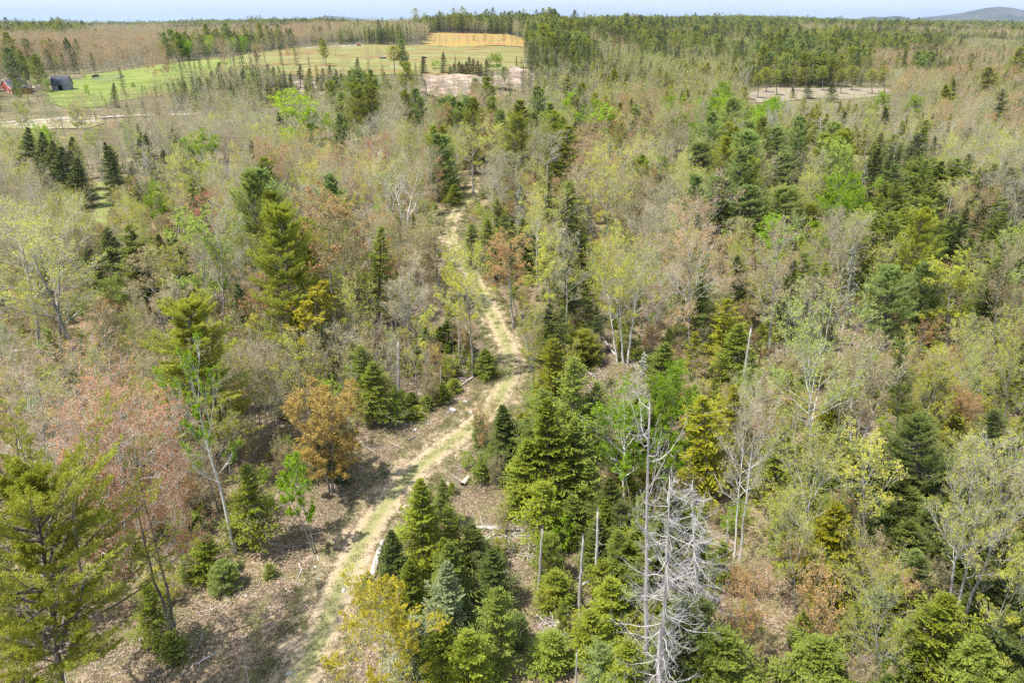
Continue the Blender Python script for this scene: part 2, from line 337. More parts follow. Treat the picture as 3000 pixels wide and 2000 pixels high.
def pine(rng, H, Rb, base=.18, sp=.5, per=5, nsub=10, tuft=7, ll=.24, lw=.05, pw=.65, rise=.28, gap=.12, lod=1, layers=.35, twin=False, bulge=.0):
    """white pine: tiers of long limbs that carry plumes of needles"""
    tb, cb = Buf(), Buf()
    TP, TR = stem_line(H, .013 * H + .03, 10, .035, rng); tubes(tb, TP, TR, 7 if lod == 1 else 4, 0)
    stems = [(TP, TR)]
    if twin:
        T2 = TP.copy(); k = np.linspace(0, 1, 10)
        T2[0, :, 0] += 1.9 * np.clip((k - .35) / .3, 0, 1) ** .7; T2[0, :, 1] -= .6 * np.clip((k - .35) / .3, 0, 1); T2[0, :, 2] *= .93
        T2 = T2[:, 3:]; R2 = TR[:, 3:] * .75; tubes(tb, T2, R2, 6, 0)
    nw = int(H * (1 - base) / sp * (1 if lod == 1 else .75 if lod == 2 else .5)); nb = nw * per
    t = np.repeat(base + (1 - base) * (np.arange(nw) + .2) / nw, per) + rng.normal(0, .012, nb); t = np.clip(t, base, .985)
    az = np.repeat(rng.uniform(0, 6.28, nw), per) + np.tile(np.arange(per) * 2 * PI / per, nw) + rng.normal(0, .25, nb)
    x = (1 - t) / (1 - base)
    tier = 1 + layers * np.sin(t * H * 1.45 + rng.uniform(0, 6)) 
    prof = x ** pw * (1 + bulge * np.sin(x * PI)) * np.where(x > .8, 1 - (x - .8) * 1.6, 1)
    prof = prof * np.clip(x / .16, .12, 1) ** .7
    Lb = Rb * prof * tier * rng.uniform(.62, 1.12, nb) + .22
    Lb *= np.where(rng.uniform(0, 1, nb) < gap, .4, 1)
    el = rise + .7 * t ** 2.2 + rng.normal(0, .10, nb)
    p0, _ = lerp_poly(TP, t[None]); p0 = p0[0]
    tau = np.linspace(0, 1, 6)
    rad = Lb[:, None] * tau; zz = np.tan(np.clip(el, -.3, .95))[:, None] * rad * .7 - .10 * rad * tau + .22 * rad * tau ** 3
    P = p0[:, None, :] + np.stack([np.cos(az)[:, None] * rad, np.sin(az)[:, None] * rad, zz], -1)
    P[:, 1:] += np.cumsum(rng.normal(0, .02, P[:, 1:].shape), 1) * Lb[:, None, None]
    R = np.maximum((.016 * Lb + .012)[:, None] * (1 - .8 * tau), .008 if lod == 1 else .02)
    if lod < 3: tubes(cb, P, R, 4 if lod == 1 else 3, 1)
    ns = max(4, int(nsub * (1 if lod == 1 else .6 if lod == 2 else .45)))
    s = .30 + .70 * (np.arange(ns)[None] + rng.uniform(0, 1, (nb, ns))) / ns
    pp, tt = lerp_poly(P, s)
    sd = nrm(np.cross(tt, np.array([0, 0, 1.]))) * np.where(np.arange(ns) % 2 == 0, 1, -1)[None, :, None]
    dd = nrm(tt * .8 + sd * rng.uniform(.3, 1.1, (nb, ns, 1)) + np.array([0, 0, 1]) * rng.normal(.22, .16, (nb, ns, 1)))
    l2 = Lb[:, None] * .34 * (1.15 - s * .8) * rng.uniform(.6, 1.2, s.shape) + .16
    if lod == 1:
        Q = np.stack([pp, pp + dd * l2[..., None]], 2).reshape(-1, 2, 3); tubes(cb, Q, np.full((len(Q), 2), .008), 3, 1)
    k = np.array([.4, .75, 1.0]) if lod == 1 else np.array([.55, 1.0]) if lod == 2 else np.array([.8])
    C = (pp[:, :, None, :] + dd[:, :, None, :] * (l2[:, :, None] * k)[..., None]).reshape(-1, 3); nt_ = len(C)
    tf = tuft if lod == 1 else max(3, tuft // 2)
    D = np.repeat(np.repeat(dd.reshape(-1, 3), len(k), 0), tf, 0) * .75 + rng.normal(0, .62, (nt_ * tf, 3)); D[:, 2] += .28
    C = np.repeat(C, tf, 0) + rng.normal(0, .05, (nt_ * tf, 3))
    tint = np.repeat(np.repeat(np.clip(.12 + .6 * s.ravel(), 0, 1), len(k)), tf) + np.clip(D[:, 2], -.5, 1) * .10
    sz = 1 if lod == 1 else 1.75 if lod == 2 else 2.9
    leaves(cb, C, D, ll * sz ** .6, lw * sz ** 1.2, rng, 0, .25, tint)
    return tb, cb

def hardwood(rng, H, R, cb0=.45, n1=16, n2=6, n3=5, n4=4, lv=3.0, ls=.12, up=.25, ang=.75, stems=1, spread=.6, trunk=.0115, lod=1, wig=.10, round_=1., bare_low=0, rt=.006, topk=.92, clump=0.):
    """broadleaf tree in early spring: stems, limbs, fine twigs and scattered young leaves"""
    tb, cb = Buf(), Buf(); Ps, Rs = [], []
    for i in range(stems):
        a = rng.uniform(0, 6.28) if i == 0 else a + 2 * PI / stems + rng.normal(0, .3)
        ln = (0, 0) if stems == 1 else (math.cos(a) * spread * R, math.sin(a) * spread * R)
        P, Rr = stem_line(H * topk * rng.uniform(.88, 1.0) if stems > 1 else H * topk, trunk * H * (1 if stems == 1 else .78), 10, .05, rng, ln)
        if stems > 1: P[0, :, :2] += np.array([math.cos(a), math.sin(a)]) * .18 * min(1, trunk * H * 8)
        Ps.append(P); Rs.append(Rr)
    TP = np.concatenate(Ps); TR = np.concatenate(Rs)
    tubes(tb, TP, TR, {1: 7, 2: 4, 3: 3}[lod], 0)
    f = {1: 1., 2: .72, 3: .5}[lod]; g = {1: 1, 2: 2.3, 3: 4.5}[lod]
    nn1 = max(5, int(n1 * f)); t = cb0 + (.97 - cb0) * ((np.arange(nn1)[None] + rng.uniform(0, 1, (len(TP), nn1))) / nn1)
    p0, tg = lerp_poly(TP, t); r0 = lerp_r(TR, t)
    az = np.arange(nn1)[None] * 2.4 + rng.normal(0, .4, t.shape) + rng.uniform(0, 6, (len(TP), 1))
    x = (t - cb0) / (1 - cb0)
    prof = np.sqrt(np.clip(1 - ((x - .18) / .95) ** 2, .04, 1)) if round_ else (1 - x * .85)
    ln = R * (1 if stems == 1 else .62) * prof * rng.uniform(.75, 1.2, t.shape)
    el = .35 + .75 * x + rng.normal(0, .12, t.shape) + (.15 if up > .3 else 0)
    K = 7 if lod == 1 else 4; tau = np.linspace(0, 1, K)
    d = np.stack([np.cos(az) * np.cos(el), np.sin(az) * np.cos(el), np.sin(el)], -1)
    L1 = ln / np.maximum(np.cos(el), .45)
    Q = p0[..., None, :] + d[..., None, :] * (L1[..., None] * tau)[..., None]
    Q[..., 2] += L1[..., None] * up * .35 * tau ** 2
    w = np.cumsum(rng.normal(0, wig, Q.shape), -2); w[..., 0, :] = 0; Q += w * (L1[..., None, None] / K)
    P1 = Q.reshape(-1, K, 3); R1 = np.maximum((np.minimum(r0 * .55, .035 * L1 + .01))[..., None] * (1 - .8 * tau), rt * g).reshape(-1, K)
    tubes(tb, P1, R1, 5 if lod == 1 else 3, 0)
    P2, R2 = children(P1, R1, max(3, int(n2 * f)), .22, .98, .52, ang * .9, up * .8, 5 if lod == 1 else 3, wig, rng, .6, rt * g * .9)
    tubes(cb, P2, R2, 4 if lod == 1 else 3, 1)
    if lod < 3:
        P3, R3 = children(P2, R2, max(3, int(n3 * f)), .2, 1., .55, ang, up * .6, 4 if lod == 1 else 2, wig, rng, .6, rt * g * .7)
        tubes(cb, P3, R3, 3, 1)
    else: P3, R3 = P2, R2
    P4, R4 = children(P3, R3, max(2, int(n4 * (1 if lod != 2 else .75))), .2, 1., .6, ang, up * .4, 2, wig, rng, .6, rt * g * .55)
    tubes(cb, P4, R4, 3, 1)
    nl = int(len(P4) * lv)
    if nl:
        i = rng.integers(0, len(P4), nl); s = (1.05 - .75 * rng.uniform(0, 1, nl) ** 1.6)[:, None]
        if clump:
            ck = rng.uniform(0, 1, len(P4)) > clump; i = i[ck[i]]; s = s[:len(i)]
        C = P4[i, 0] * (1 - s) + P4[i, 1] * s + rng.normal(0, .04, (len(i), 3))
        zz = (C[:, 2] / H)
        leaves(cb, C, (P4[i, 1] - P4[i, 0]) * 1.2 + rng.normal(0, .5, (len(i), 3)), ls * (1 if lod == 1 else 1.6 if lod == 2 else 2.9), ls * .72 * (1 if lod == 1 else 1.6 if lod == 2 else 2.9), rng, 0, .35, rng.uniform(.1, .9, len(i)))
    return tb, cb

def snag(rng, H, base=.1, nb=60, Rb=2.0, tw=12, broken=True, curl=.25, lichen=.0, r0=.012, el=(-.15, .35), pw=.6, fine=True, br=.016, stub=0.):
    tb, cb = Buf(), Buf()
    TP, TR = stem_line(H, r0 * H + .03, 9, .03, rng, r1=.3 if broken else .08); tubes(tb, TP, TR, 7, 0, cap=True)
    if broken:   # splintered top
        c = TP[0, -1]; n = 5; a = rng.uniform(0, 6.28, n); r = TR[0, -1]
        Q = np.zeros((n, 2, 3)); Q[:, 0] = c + np.stack([np.cos(a) * r * .6, np.sin(a) * r * .6, a * 0 - .1], 1); Q[:, 1] = Q[:, 0] + np.stack([np.cos(a) * .03, np.sin(a) * .03, rng.uniform(.2, .6, n)], 1)
        tubes(tb, Q, np.tile([r * .45, .01], (n, 1)), 3, 0)
    if nb:
        t = base + (.985 - base) * (np.arange(nb) + rng.uniform(0, 1, nb)) / nb
        az = rng.uniform(0, 6.28, nb); x = (1 - t) / (1 - base); Lb = Rb * (x ** pw) * rng.uniform(.3, 1.15, nb) * np.where(rng.uniform(0, 1, nb) < stub, .2, 1) + .2
        e = rng.uniform(el[0], el[1], nb); p0, _ = lerp_poly(TP, t[None]); p0 = p0[0]; K = 6; tau = np.linspace(0, 1, K)
        d = np.stack([np.cos(az) * np.cos(e), np.sin(az) * np.cos(e), np.sin(e)], -1)
        Q = p0[:, None] + d[:, None] * (Lb[:, None] * tau)[..., None]; Q[..., 2] += Lb[:, None] * ((curl * rng.uniform(-1.2, 2.2, nb))[:, None] * tau ** 2 - .25 * tau * (1 - tau) * 2)
        w = np.cumsum(rng.normal(0, .20, Q.shape), 1); w[:, 0] = 0; Q += w * Lb[:, None, None] / K
        RR = np.maximum((br * Lb + .008)[:, None] * (1 - .8 * tau), .009)
        tubes(tb if not fine else cb, Q, RR, 4, 0)
        if fine and tw:
            P2, R2 = children(Q, RR, tw, .15, 1., .34, .8, .15, 4, .16, rng, .45, .005); tubes(cb, P2, R2, 3, 0)
            P3, R3 = children(P2, R2, 3, .2, 1., .5, .8, .1, 3, .16, rng, .7, .004); tubes(cb, P3, R3, 3, 0)
            if lichen:
                n = int(len(P3) * lichen); i = rng.integers(0, len(P3), n); s = rng.uniform(0, 1, n)[:, None]
                leaves(cb, P3[i, 0] * (1 - s) + P3[i, -1] * s, rng.normal(0, .5, (n, 3)) + [0, 0, -.5], .14, .08, rng, 1, .3)
    return tb, cb

# ------------------------------------------------------------------ object helpers
def link(name, me, parent=None, mats=None):
    o = bpy.data.objects.new(name, me); COL.objects.link(o)
    if parent is not None: o.parent = parent
    if mats:
        for i, m in enumerate(mats):
            if m is not None and i < len(o.material_slots) and o.material_slots[i].material is not m:
                o.material_slots[i].link = 'OBJECT'; o.material_slots[i].material = m
    return o
def tag(o, label=None, cat=None, group=None, kind=None):
    if label: o['label'] = label
    if cat: o['category'] = cat
    if group: o['group'] = group
    if kind: o['kind'] = kind
    return o
def empty(name, loc, rot=(0, 0, 0), sc=(1, 1, 1)):
    o = bpy.data.objects.new(name, None); COL.objects.link(o); o.location = loc; o.rotation_euler = rot; o.scale = sc
    o.empty_display_size = .5; return o
def boxes(b, lst, mat=0):
    """lst of (cx,cy,cz,sx,sy,sz[,rot])"""
    for q in lst:
        cx, cy, cz, sx, sy, sz = q[:6]; r = q[6] if len(q) > 6 else 0
        v = np.array([[i, j, k] for k in (-.5, .5) for j in (-.5, .5) for i in (-.5, .5)]) * [sx, sy, sz]
        c, s = math.cos(r), math.sin(r); v = np.stack([v[:, 0] * c - v[:, 1] * s + cx, v[:, 0] * s + v[:, 1] * c + cy, v[:, 2] + cz], 1)
        b.add(v, [[0, 2, 3, 1], [4, 5, 7, 6], [0, 1, 5, 4], [2, 6, 7, 3], [0, 4, 6, 2], [1, 3, 7, 5]], mat)

# ------------------------------------------------------------------ tree forms
FORM = {}
def form(key, fn, H, R, bark, leaf, twig, third=None, **kw):
    rng = np.random.default_rng(abs(hash(key)) % 1000 if False else sum(ord(c) * (i + 3) for i, c in enumerate(key)))
    tb, cb = fn(rng, H, **({'Rb': R} if fn in (conifer, pine, snag) else {'R': R}), **kw)
    ms = [MT[bark], MT['lichen']] if fn is snag else [MT[leaf], MT[twig]] + ([MT[third]] if third else [])
    FORM[key] = dict(t=tb.mesh(key + '_trunk', [MT[bark]]), c=cb.mesh(key + '_crown', ms) if cb.n else None, H=H, R=R, tris=tb.tris() + cb.tris(), tb=tb, cb=cb, bark=bark, ms=ms)
def joined(key, name):
    """trunk and crown of a form as one mesh, for the far copies"""
    f = FORM[key]; b = Buf()
    for src, off in ((f['tb'], 0), (f['cb'], 1)):
        b.v += src.v; b.f += [F + b.n for F in src.f]; b.m += [m + off for m in src.m]; b.t += src.t; b.s += src.s; b.n += src.n
    return b.mesh(name, [MT[f['bark']]] + f['ms'])
# white pines
form('pine_a', pine, 19, 4.3, 'pine_bark', 'pine', 'dark_bark', base=.10, sp=.52, per=6, nsub=12, tuft=8, lw=.06, pw=.45, layers=.3)
form('pine_b', pine, 18, 3.9, 'pine_bark', 'pine', 'dark_bark', base=.12, sp=.60, per=6, nsub=12, tuft=8, lw=.06, pw=.5, layers=.45)
form('pine_c', pine, 19, 3.6, 'pine_bark', 'pine', 'dark_bark', base=.34, sp=.62, per=5, nsub=12, tuft=8, lw=.06, pw=.5, layers=.4, gap=.22)
form('pine_d', pine, 15, 3.4, 'pine_bark', 'pine_soft', 'dark_bark', base=.25, sp=.5, per=6, nsub=12, tuft=8, lw=.06, pw=.45, layers=.2, rise=.4, bulge=.25)
form('pine_big', pine, 19, 4.6, 'pine_bark', 'pine', 'dark_bark', base=.26, sp=.78, per=6, nsub=22, tuft=14, ll=.23, lw=.045, pw=.30, layers=.5, gap=.22, rise=.62, twin=True, bulge=.25)
form('pine_big2', pine, 19, 4.2, 'pine_bark', 'pine', 'dark_bark', base=.12, sp=.62, per=7, nsub=16, tuft=11, ll=.23, lw=.05, pw=.46, layers=.42, gap=.16)
form('pine_umbrella', pine, 14, 2.9, 'pine_bark', 'pine', 'dark_bark', base=.52, sp=.5, per=5, nsub=10, tuft=6, pw=.35, layers=.3)
form('pine_young', pine, 4, 1.3, 'pine_bark', 'pine_soft', 'dark_bark', base=.04, sp=.28, per=5, nsub=8, tuft=7, ll=.2, lw=.04, pw=.75, layers=.1)
# spruce, fir, hemlock
form('spruce_a', conifer, 13, 2.1, 'dark_bark', 'spruce', 'dark_bark', base=.06, nb=150, nsp=12, m=5)
form('spruce_b', conifer, 14, 1.7, 'dark_bark', 'spruce', 'dark_bark', base=.22, nb=120, nsp=11, m=5, pw=.7, jag=.3)
form('spruce_c', conifer, 11, 2.3, 'dark_bark', 'spruce', 'dark_bark', base=.03, nb=140, nsp=13, m=5, pw=.9)
form('spruce_old', conifer, 17, 3.3, 'dark_bark', 'spruce', 'dark_bark', base=.12, nb=110, nsp=14, m=6, pw=.8, jag=.38, gap=.18, droop=.25, ll=.32, lw=.12, third='lichen', lichen=.05)
form('fir_a', conifer, 9, 2.1, 'dark_bark', 'fir', 'dark_bark', base=.03, nb=150, nsp=15, m=6, ll=.19, lw=.08, e0=4, e1=45, droop=.12)
form('fir_b', conifer, 8, 2.1, 'dark_bark', 'fir', 'dark_bark', base=.05, nb=130, nsp=14, m=6, ll=.20, lw=.08, e0=8, e1=42, droop=.10, pw=.75)
form('fir_c', conifer, 12, 2.2, 'dark_bark', 'fir', 'grey_bark', base=.15, nb=130, nsp=12, m=6, ll=.23, lw=.085, e0=2, e1=40, jag=.34, gap=.15, pw=.7)
form('fir_d', conifer, 8, 1.9, 'dark_bark', 'fir', 'grey_bark', base=.10, nb=105, nsp=14, m=6, ll=.21, lw=.08, e0=-6, e1=48, jag=.4, gap=.22, droop=.2, pw=.6)
form('fir_e', conifer, 7, 2.3, 'dark_bark', 'fir', 'dark_bark', base=.03, nb=125, nsp=14, m=5, ll=.19, lw=.075, e0=12, e1=40, jag=.35, droop=.06, pw=1.0)
form('fir_f', conifer, 9, 1.6, 'dark_bark', 'spruce', 'grey_bark', base=.25, nb=95, nsp=12, m=6, ll=.22, lw=.075, e0=-8, e1=44, jag=.42, gap=.25, pw=.55)
form('fir_young', conifer, 3.2, 1.15, 'dark_bark', 'fir', 'dark_bark', base=.03, nb=60, nsp=10, m=4, ll=.18, lw=.07, e0=15, e1=50, droop=.05)
form('fir_young2', conifer, 2.4, 1.2, 'dark_bark', 'fir', 'dark_bark', base=.03, nb=50, nsp=10, m=4, ll=.18, lw=.075, e0=20, e1=50, droop=.05, pw=.6)
form('hemlock_a', conifer, 10, 2.3, 'dark_bark', 'hemlock', 'dark_bark', base=.04, nb=170, nsp=14, m=5, ll=.24, lw=.09, e0=-4, e1=42, droop=.22, jag=.25)
form('hemlock_b', conifer, 13, 2.2, 'dark_bark', 'hemlock', 'grey_bark', base=.15, nb=120, nsp=13, m=5, ll=.26, lw=.10, jag=.4, gap=.2, pw=.65)
# hardwoods
form('round_a', hardwood, 14, 4.0, 'grey_bark', 'oran', 'twig_tan', cb0=.38, n1=15, n2=7, n3=6, n4=5, lv=3.2, ls=.14)
form('round_b', hardwood, 13, 3.8, 'grey_bark', 'ygre', 'twig_pale', cb0=.35, n1=16, n2=7, n3=6, n4=5, lv=2.6, ls=.135, up=.35)
form('tall_a', hardwood, 15, 2.8, 'grey_bark', 'oran', 'twig', cb0=.50, n1=14, n2=6, n3=5, n4=5, lv=3.6, ls=.14, up=.3)
form('tall_b', hardwood, 15, 2.6, 'grey_bark', 'ygre', 'twig_pale', cb0=.45, n1=13, n2=6, n3=5, n4=5, lv=2.8, ls=.135, up=.4, ang=.65)
form('bare_a', hardwood, 14, 3.6, 'grey_bark', 'brown', 'twig', cb0=.35, n1=15, n2=7, n3=6, n4=5, lv=2.0, ls=.11, up=.3)
form('bare_b', hardwood, 14, 2.5, 'grey_bark', 'brown', 'twig_pale', cb0=.45, n1=13, n2=6, n3=6, n4=5, lv=1.5, ls=.10, up=.35)
form('vase_a', hardwood, 12, 3.4, 'grey_bark', 'brown', 'twig_pale', cb0=.35, n1=8, n2=6, n3=5, n4=4, lv=.6, ls=.09, up=.45, stems=4, spread=.5, ang=.55)
form('vase_b', hardwood, 13, 3.2, 'grey_bark', 'ygre', 'twig_pale', cb0=.40, n1=8, n2=6, n3=5, n4=5, lv=2.4, ls=.12, up=.4, stems=3, spread=.45)
form('birch_a', hardwood, 13, 2.4, 'birch_bark', 'lime', 'twig', cb0=.32, n1=16, n2=6, n3=5, n4=4, lv=8.0, ls=.15, up=.35, clump=.2)
form('birch_b', hardwood, 12, 2.2, 'birch_bark', 'lime', 'twig_pale', cb0=.40, n1=9, n2=6, n3=5, n4=4, lv=8.0, ls=.15, up=.35, stems=2, spread=.45, clump=.3)
form('aspen_dense', hardwood, 9, 3.2, 'grey_bark', 'lime', 'twig', cb0=.12, n1=22, n2=7, n3=5, n4=4, lv=8, ls=.15, up=.3)
form('maple_twin', hardwood, 20, 6.0, 'dark_bark', 'oran', 'twig_pale', cb0=.44, n1=12, n2=8, n3=7, n4=6, lv=2.2, ls=.12, up=.12, ang=.85, stems=2, spread=.30, trunk=.0115, wig=.16)
form('maple_wide', hardwood, 17, 5.4, 'grey_bark', 'oran', 'twig_pale', cb0=.35, n1=18, n2=8, n3=7, n4=5, lv=2.2, ls=.12, up=.15, ang=.85, wig=.15)
form('white_bare', hardwood, 13, 5.0, 'twig_pale', 'brown', 'twig_pale', cb0=.22, n1=7, n2=6, n3=5, n4=4, lv=.15, ls=.09, up=.45, stems=3, spread=.55, ang=.6, wig=.14, trunk=.013)
form('sapling_a', hardwood, 7, .7, 'grey_bark', 'ygre', 'twig_pale', cb0=.40, n1=9, n2=4, n3=2, n4=2, lv=.8, ls=.09, up=.6, ang=.5, trunk=.0085, rt=.004)
form('sapling_b', hardwood, 5, .9, 'grey_bark', 'lime', 'twig', cb0=.25, n1=10, n2=5, n3=3, n4=2, lv=3.5, ls=.10, up=.5, trunk=.006, rt=.004)
form('shrub_gold', hardwood, 9.5, 2.9, 'grey_bark', 'gold', 'twig_tan', cb0=.18, n1=9, n2=6, n3=6, n4=5, lv=5.5, ls=.10, up=.5, stems=5, spread=.55, trunk=.008, ang=.55)
form('shrub_brown', hardwood, 4, 1.7, 'grey_bark', 'oran', 'twig_tan', cb0=.10, n1=6, n2=5, n3=4, n4=4, lv=2.2, ls=.08, up=.45, stems=6, spread=.6, trunk=.006, ang=.6, rt=.004)
form('shrub_lime', hardwood, 2.6, 1.2, 'grey_bark', 'lime', 'twig', cb0=.08, n1=6, n2=4, n3=3, n4=3, lv=3, ls=.09, up=.4, stems=5, spread=.6, trunk=.006, rt=.004)
form('yellow_oak', hardwood, 12, 3.8, 'grey_bark', 'yell', 'twig_pale', cb0=.30, n1=16, n2=7, n3=6, n4=5, lv=8.0, ls=.14, up=.2, wig=.15, clump=.1)
form('birch_lean', hardwood, 16, 2.3, 'birch_bark', 'lime', 'birch_bark', cb0=.42, n1=9, n2=5, n3=4, n4=4, lv=13, ls=.15, up=.5, clump=.35, trunk=.0125, ang=.6, topk=.97, rt=.012)
# dead wood
form('snag_pole', snag, 6, .7, 'dead_bark', None, None, base=.25, nb=12, tw=0, fine=False, r0=.022, stub=.4)
form('snag_big', snag, 22, 3.3, 'dead_bark', None, None, base=.14, nb=140, tw=13, broken=False, curl=.22, el=(-.6, .45), pw=.36, r0=.0105, br=.011, stub=.2)
form('snag_spruce', snag, 11, 2.0, 'dead_bark', None, None, base=.15, nb=90, tw=10, broken=False, curl=.1, el=(-.5, .0), pw=.8, lichen=2.2, r0=.01, br=.009)
form('snag_forked', snag, 14, 2.8, 'dead_bark', None, None, base=.5, nb=26, tw=8, broken=True, curl=.5, el=(.0, 1.0), pw=.3, r0=.012, stub=.4, br=.014)
print('form tris', sum(f['tris'] for f in FORM.values()))
# coarser forms for the woods far off
def lodform(key, fn, H, R, lod, bark, leaf, twig, third=None, **kw):
    form(key, fn, H, R, bark, leaf, twig, third, lod=lod, **kw)
for s_ in (2, 3):
    q_ = '_mid' if s_ == 2 else '_far'
    lodform('pine_a' + q_, pine, 18, 3.8, s_, 'pine_bark', 'spruce', 'dark_bark', base=.12, sp=.55, per=5, nsub=10, tuft=7, layers=.3)
    lodform('pine_c' + q_, pine, 18, 3.2, s_, 'pine_bark', 'pine', 'dark_bark', base=.32, sp=.6, per=5, nsub=10, tuft=7, pw=.5, layers=.4, gap=.2)
    lodform('spruce_a' + q_, conifer, 13, 2.1, s_, 'dark_bark', 'spruce', 'dark_bark', base=.06, nb=140, nsp=12)
    lodform('spruce_b' + q_, conifer, 14, 1.7, s_, 'dark_bark', 'spruce', 'dark_bark', base=.2, nb=120, nsp=11, jag=.3)
    lodform('fir_c' + q_, conifer, 12, 2.2, s_, 'dark_bark', 'fir', 'dark_bark', base=.12, nb=120, nsp=12, jag=.3, pw=.7)
    lodform('hemlock_b' + q_, conifer, 13, 2.3, s_, 'dark_bark', 'hemlock', 'dark_bark', base=.12, nb=120, nsp=12, jag=.35, pw=.65)
    for k_, lf_, tw_, lv_, cb_ in (('oran', 'oran', 'twig_tan', 3.0, .34), ('bare', 'brown', 'twig', 1.6, .34), ('bareb', 'brown', 'twig_tan', 2.2, .30), ('ygre', 'ygre', 'twig_tan', 3.2, .36), ('yold', 'ygre', 'twig', 2.2, .36), ('lime', 'lime', 'twig', 7, .3), ('pale', 'pale', 'twig', 3.0, .34)):
        lodform('hw_' + k_ + q_, hardwood, 14, 3.5, s_, 'birch_bark' if k_ in ('lime',) else 'grey_bark', lf_, tw_, cb0=cb_, n1=14, n2=6, n3=4, n4=5, lv=lv_, ls=.12, up=.3)
print('form tris with lods', sum(f['tris'] for f in FORM.values()))

KINDS = {  # code: (object name, category, plural for the group, bark, leaf choices)
 'P': ('white_pine_tree', 'pine tree', 'pine', 'tall white pines in the wood'),
 'S': ('spruce_tree', 'spruce tree', 'spruce', 'dark spruces and firs in the wood'),
 'H': ('hemlock_tree', 'hemlock tree', 'olive hemlock', 'olive hemlocks in the wood'),
 'O': ('maple_tree', 'maple tree', 'russet maple', 'russet budding maples in the wood'),
 'B': ('bare_hardwood_tree', 'tree', 'bare grey hardwood', 'still bare hardwoods in the wood'),
 'Y': ('budding_hardwood_tree', 'tree', 'yellow green budding hardwood', 'yellow green budding hardwoods in the wood'),
 'L': ('birch_tree', 'birch tree', 'lime green birch', 'lime green birches in the wood'),
 'D': ('dead_tree', 'dead tree', 'bleached dead tree', 'dead standing trees in the wood'),
 'F': ('young_fir_tree', 'young fir', 'young fir', 'young firs growing under the tall trees'),
 'A': ('sapling', 'sapling', 'thin bare sapling', 'thin saplings crowded by the track'),
 'U': ('shrub', 'shrub', 'leafing shrub', 'shrubs on the forest floor'),
}
COUNT = {k: 0 for k in KINDS}
PLACED = []          # (x, y, crown radius, kind)
def put_tree(kind, fkey, x, y, H, R=None, label=None, lean=(0, 0), rotz=None, leaf=None, bark=None, twig=None, group=None, z=None, small=False):
    f = FORM[fkey]; s = H / f['H']; sx = s if R is None else R / f['R'] * (1.38 if kind in 'SFH' else 1.05)
    sx = min(max(sx, .55 * s), 1.9 * s)
    if z is None: z = float(tz(x, y))
    nm, cat, _, grp = KINDS[kind]
    rz = RNG.uniform(0, 6.28) if rotz is None else rotz
    # lean is (east, north) tilt in radians, applied after the turn about the stem
    e = mathutils.Matrix.Rotation(lean[0], 3, 'Y') @ mathutils.Matrix.Rotation(-lean[1], 3, 'X') @ mathutils.Matrix.Rotation(rz, 3, 'Z')
    root = empty(nm, (x, y, z - .05), e.to_euler(), (sx, sx, s))
    tag(root, label, cat, group or grp)
    link('trunk', f['t'], root, [MT[bark]] if bark else None)
    if f['c']:
        lf = [MT[leaf] if leaf else None, MT[twig] if twig else None]
        if f['ms'][0].name.startswith('weathered'): lf = None
        link('crown', f['c'], root, lf)
    COUNT[kind] += 1; PLACED.append((x, y, sx * f['R'], kind)); return root

# ------------------------------------------------------------------ ground
def ground_mesh():
    az = np.concatenate([np.arange(-60, 60.01, .4), np.arange(64, 300, 6)]); az = np.radians(az)
    r = [2.0]
    while r[-1] < 26000: r.append(r[-1] * 1.016 + .12)
    r = np.array(r); A, Rr = np.meshgrid(az, r, indexing='ij')
    X = Rr * np.sin(A); Y = Rr * np.cos(A); Z = tz(X, Y); na, nr = A.shape
    V = np.stack([X, Y, Z], -1).reshape(-1, 3)
    i = np.arange(na)[:, None]; j = np.arange(nr - 1)[None]; i2 = (i + 1) % na
    F = np.stack(np.broadcast_arrays(i * nr + j, i2 * nr + j, i2 * nr + j + 1, i * nr + j + 1), -1).reshape(-1, 4)[:, ::-1]
    b = Buf(); b.add(V, F, 0, None, True)
    c = len(V); b.add([[0, 0, float(tz(0, 0))]], np.zeros((0, 3), int)); 
    return b
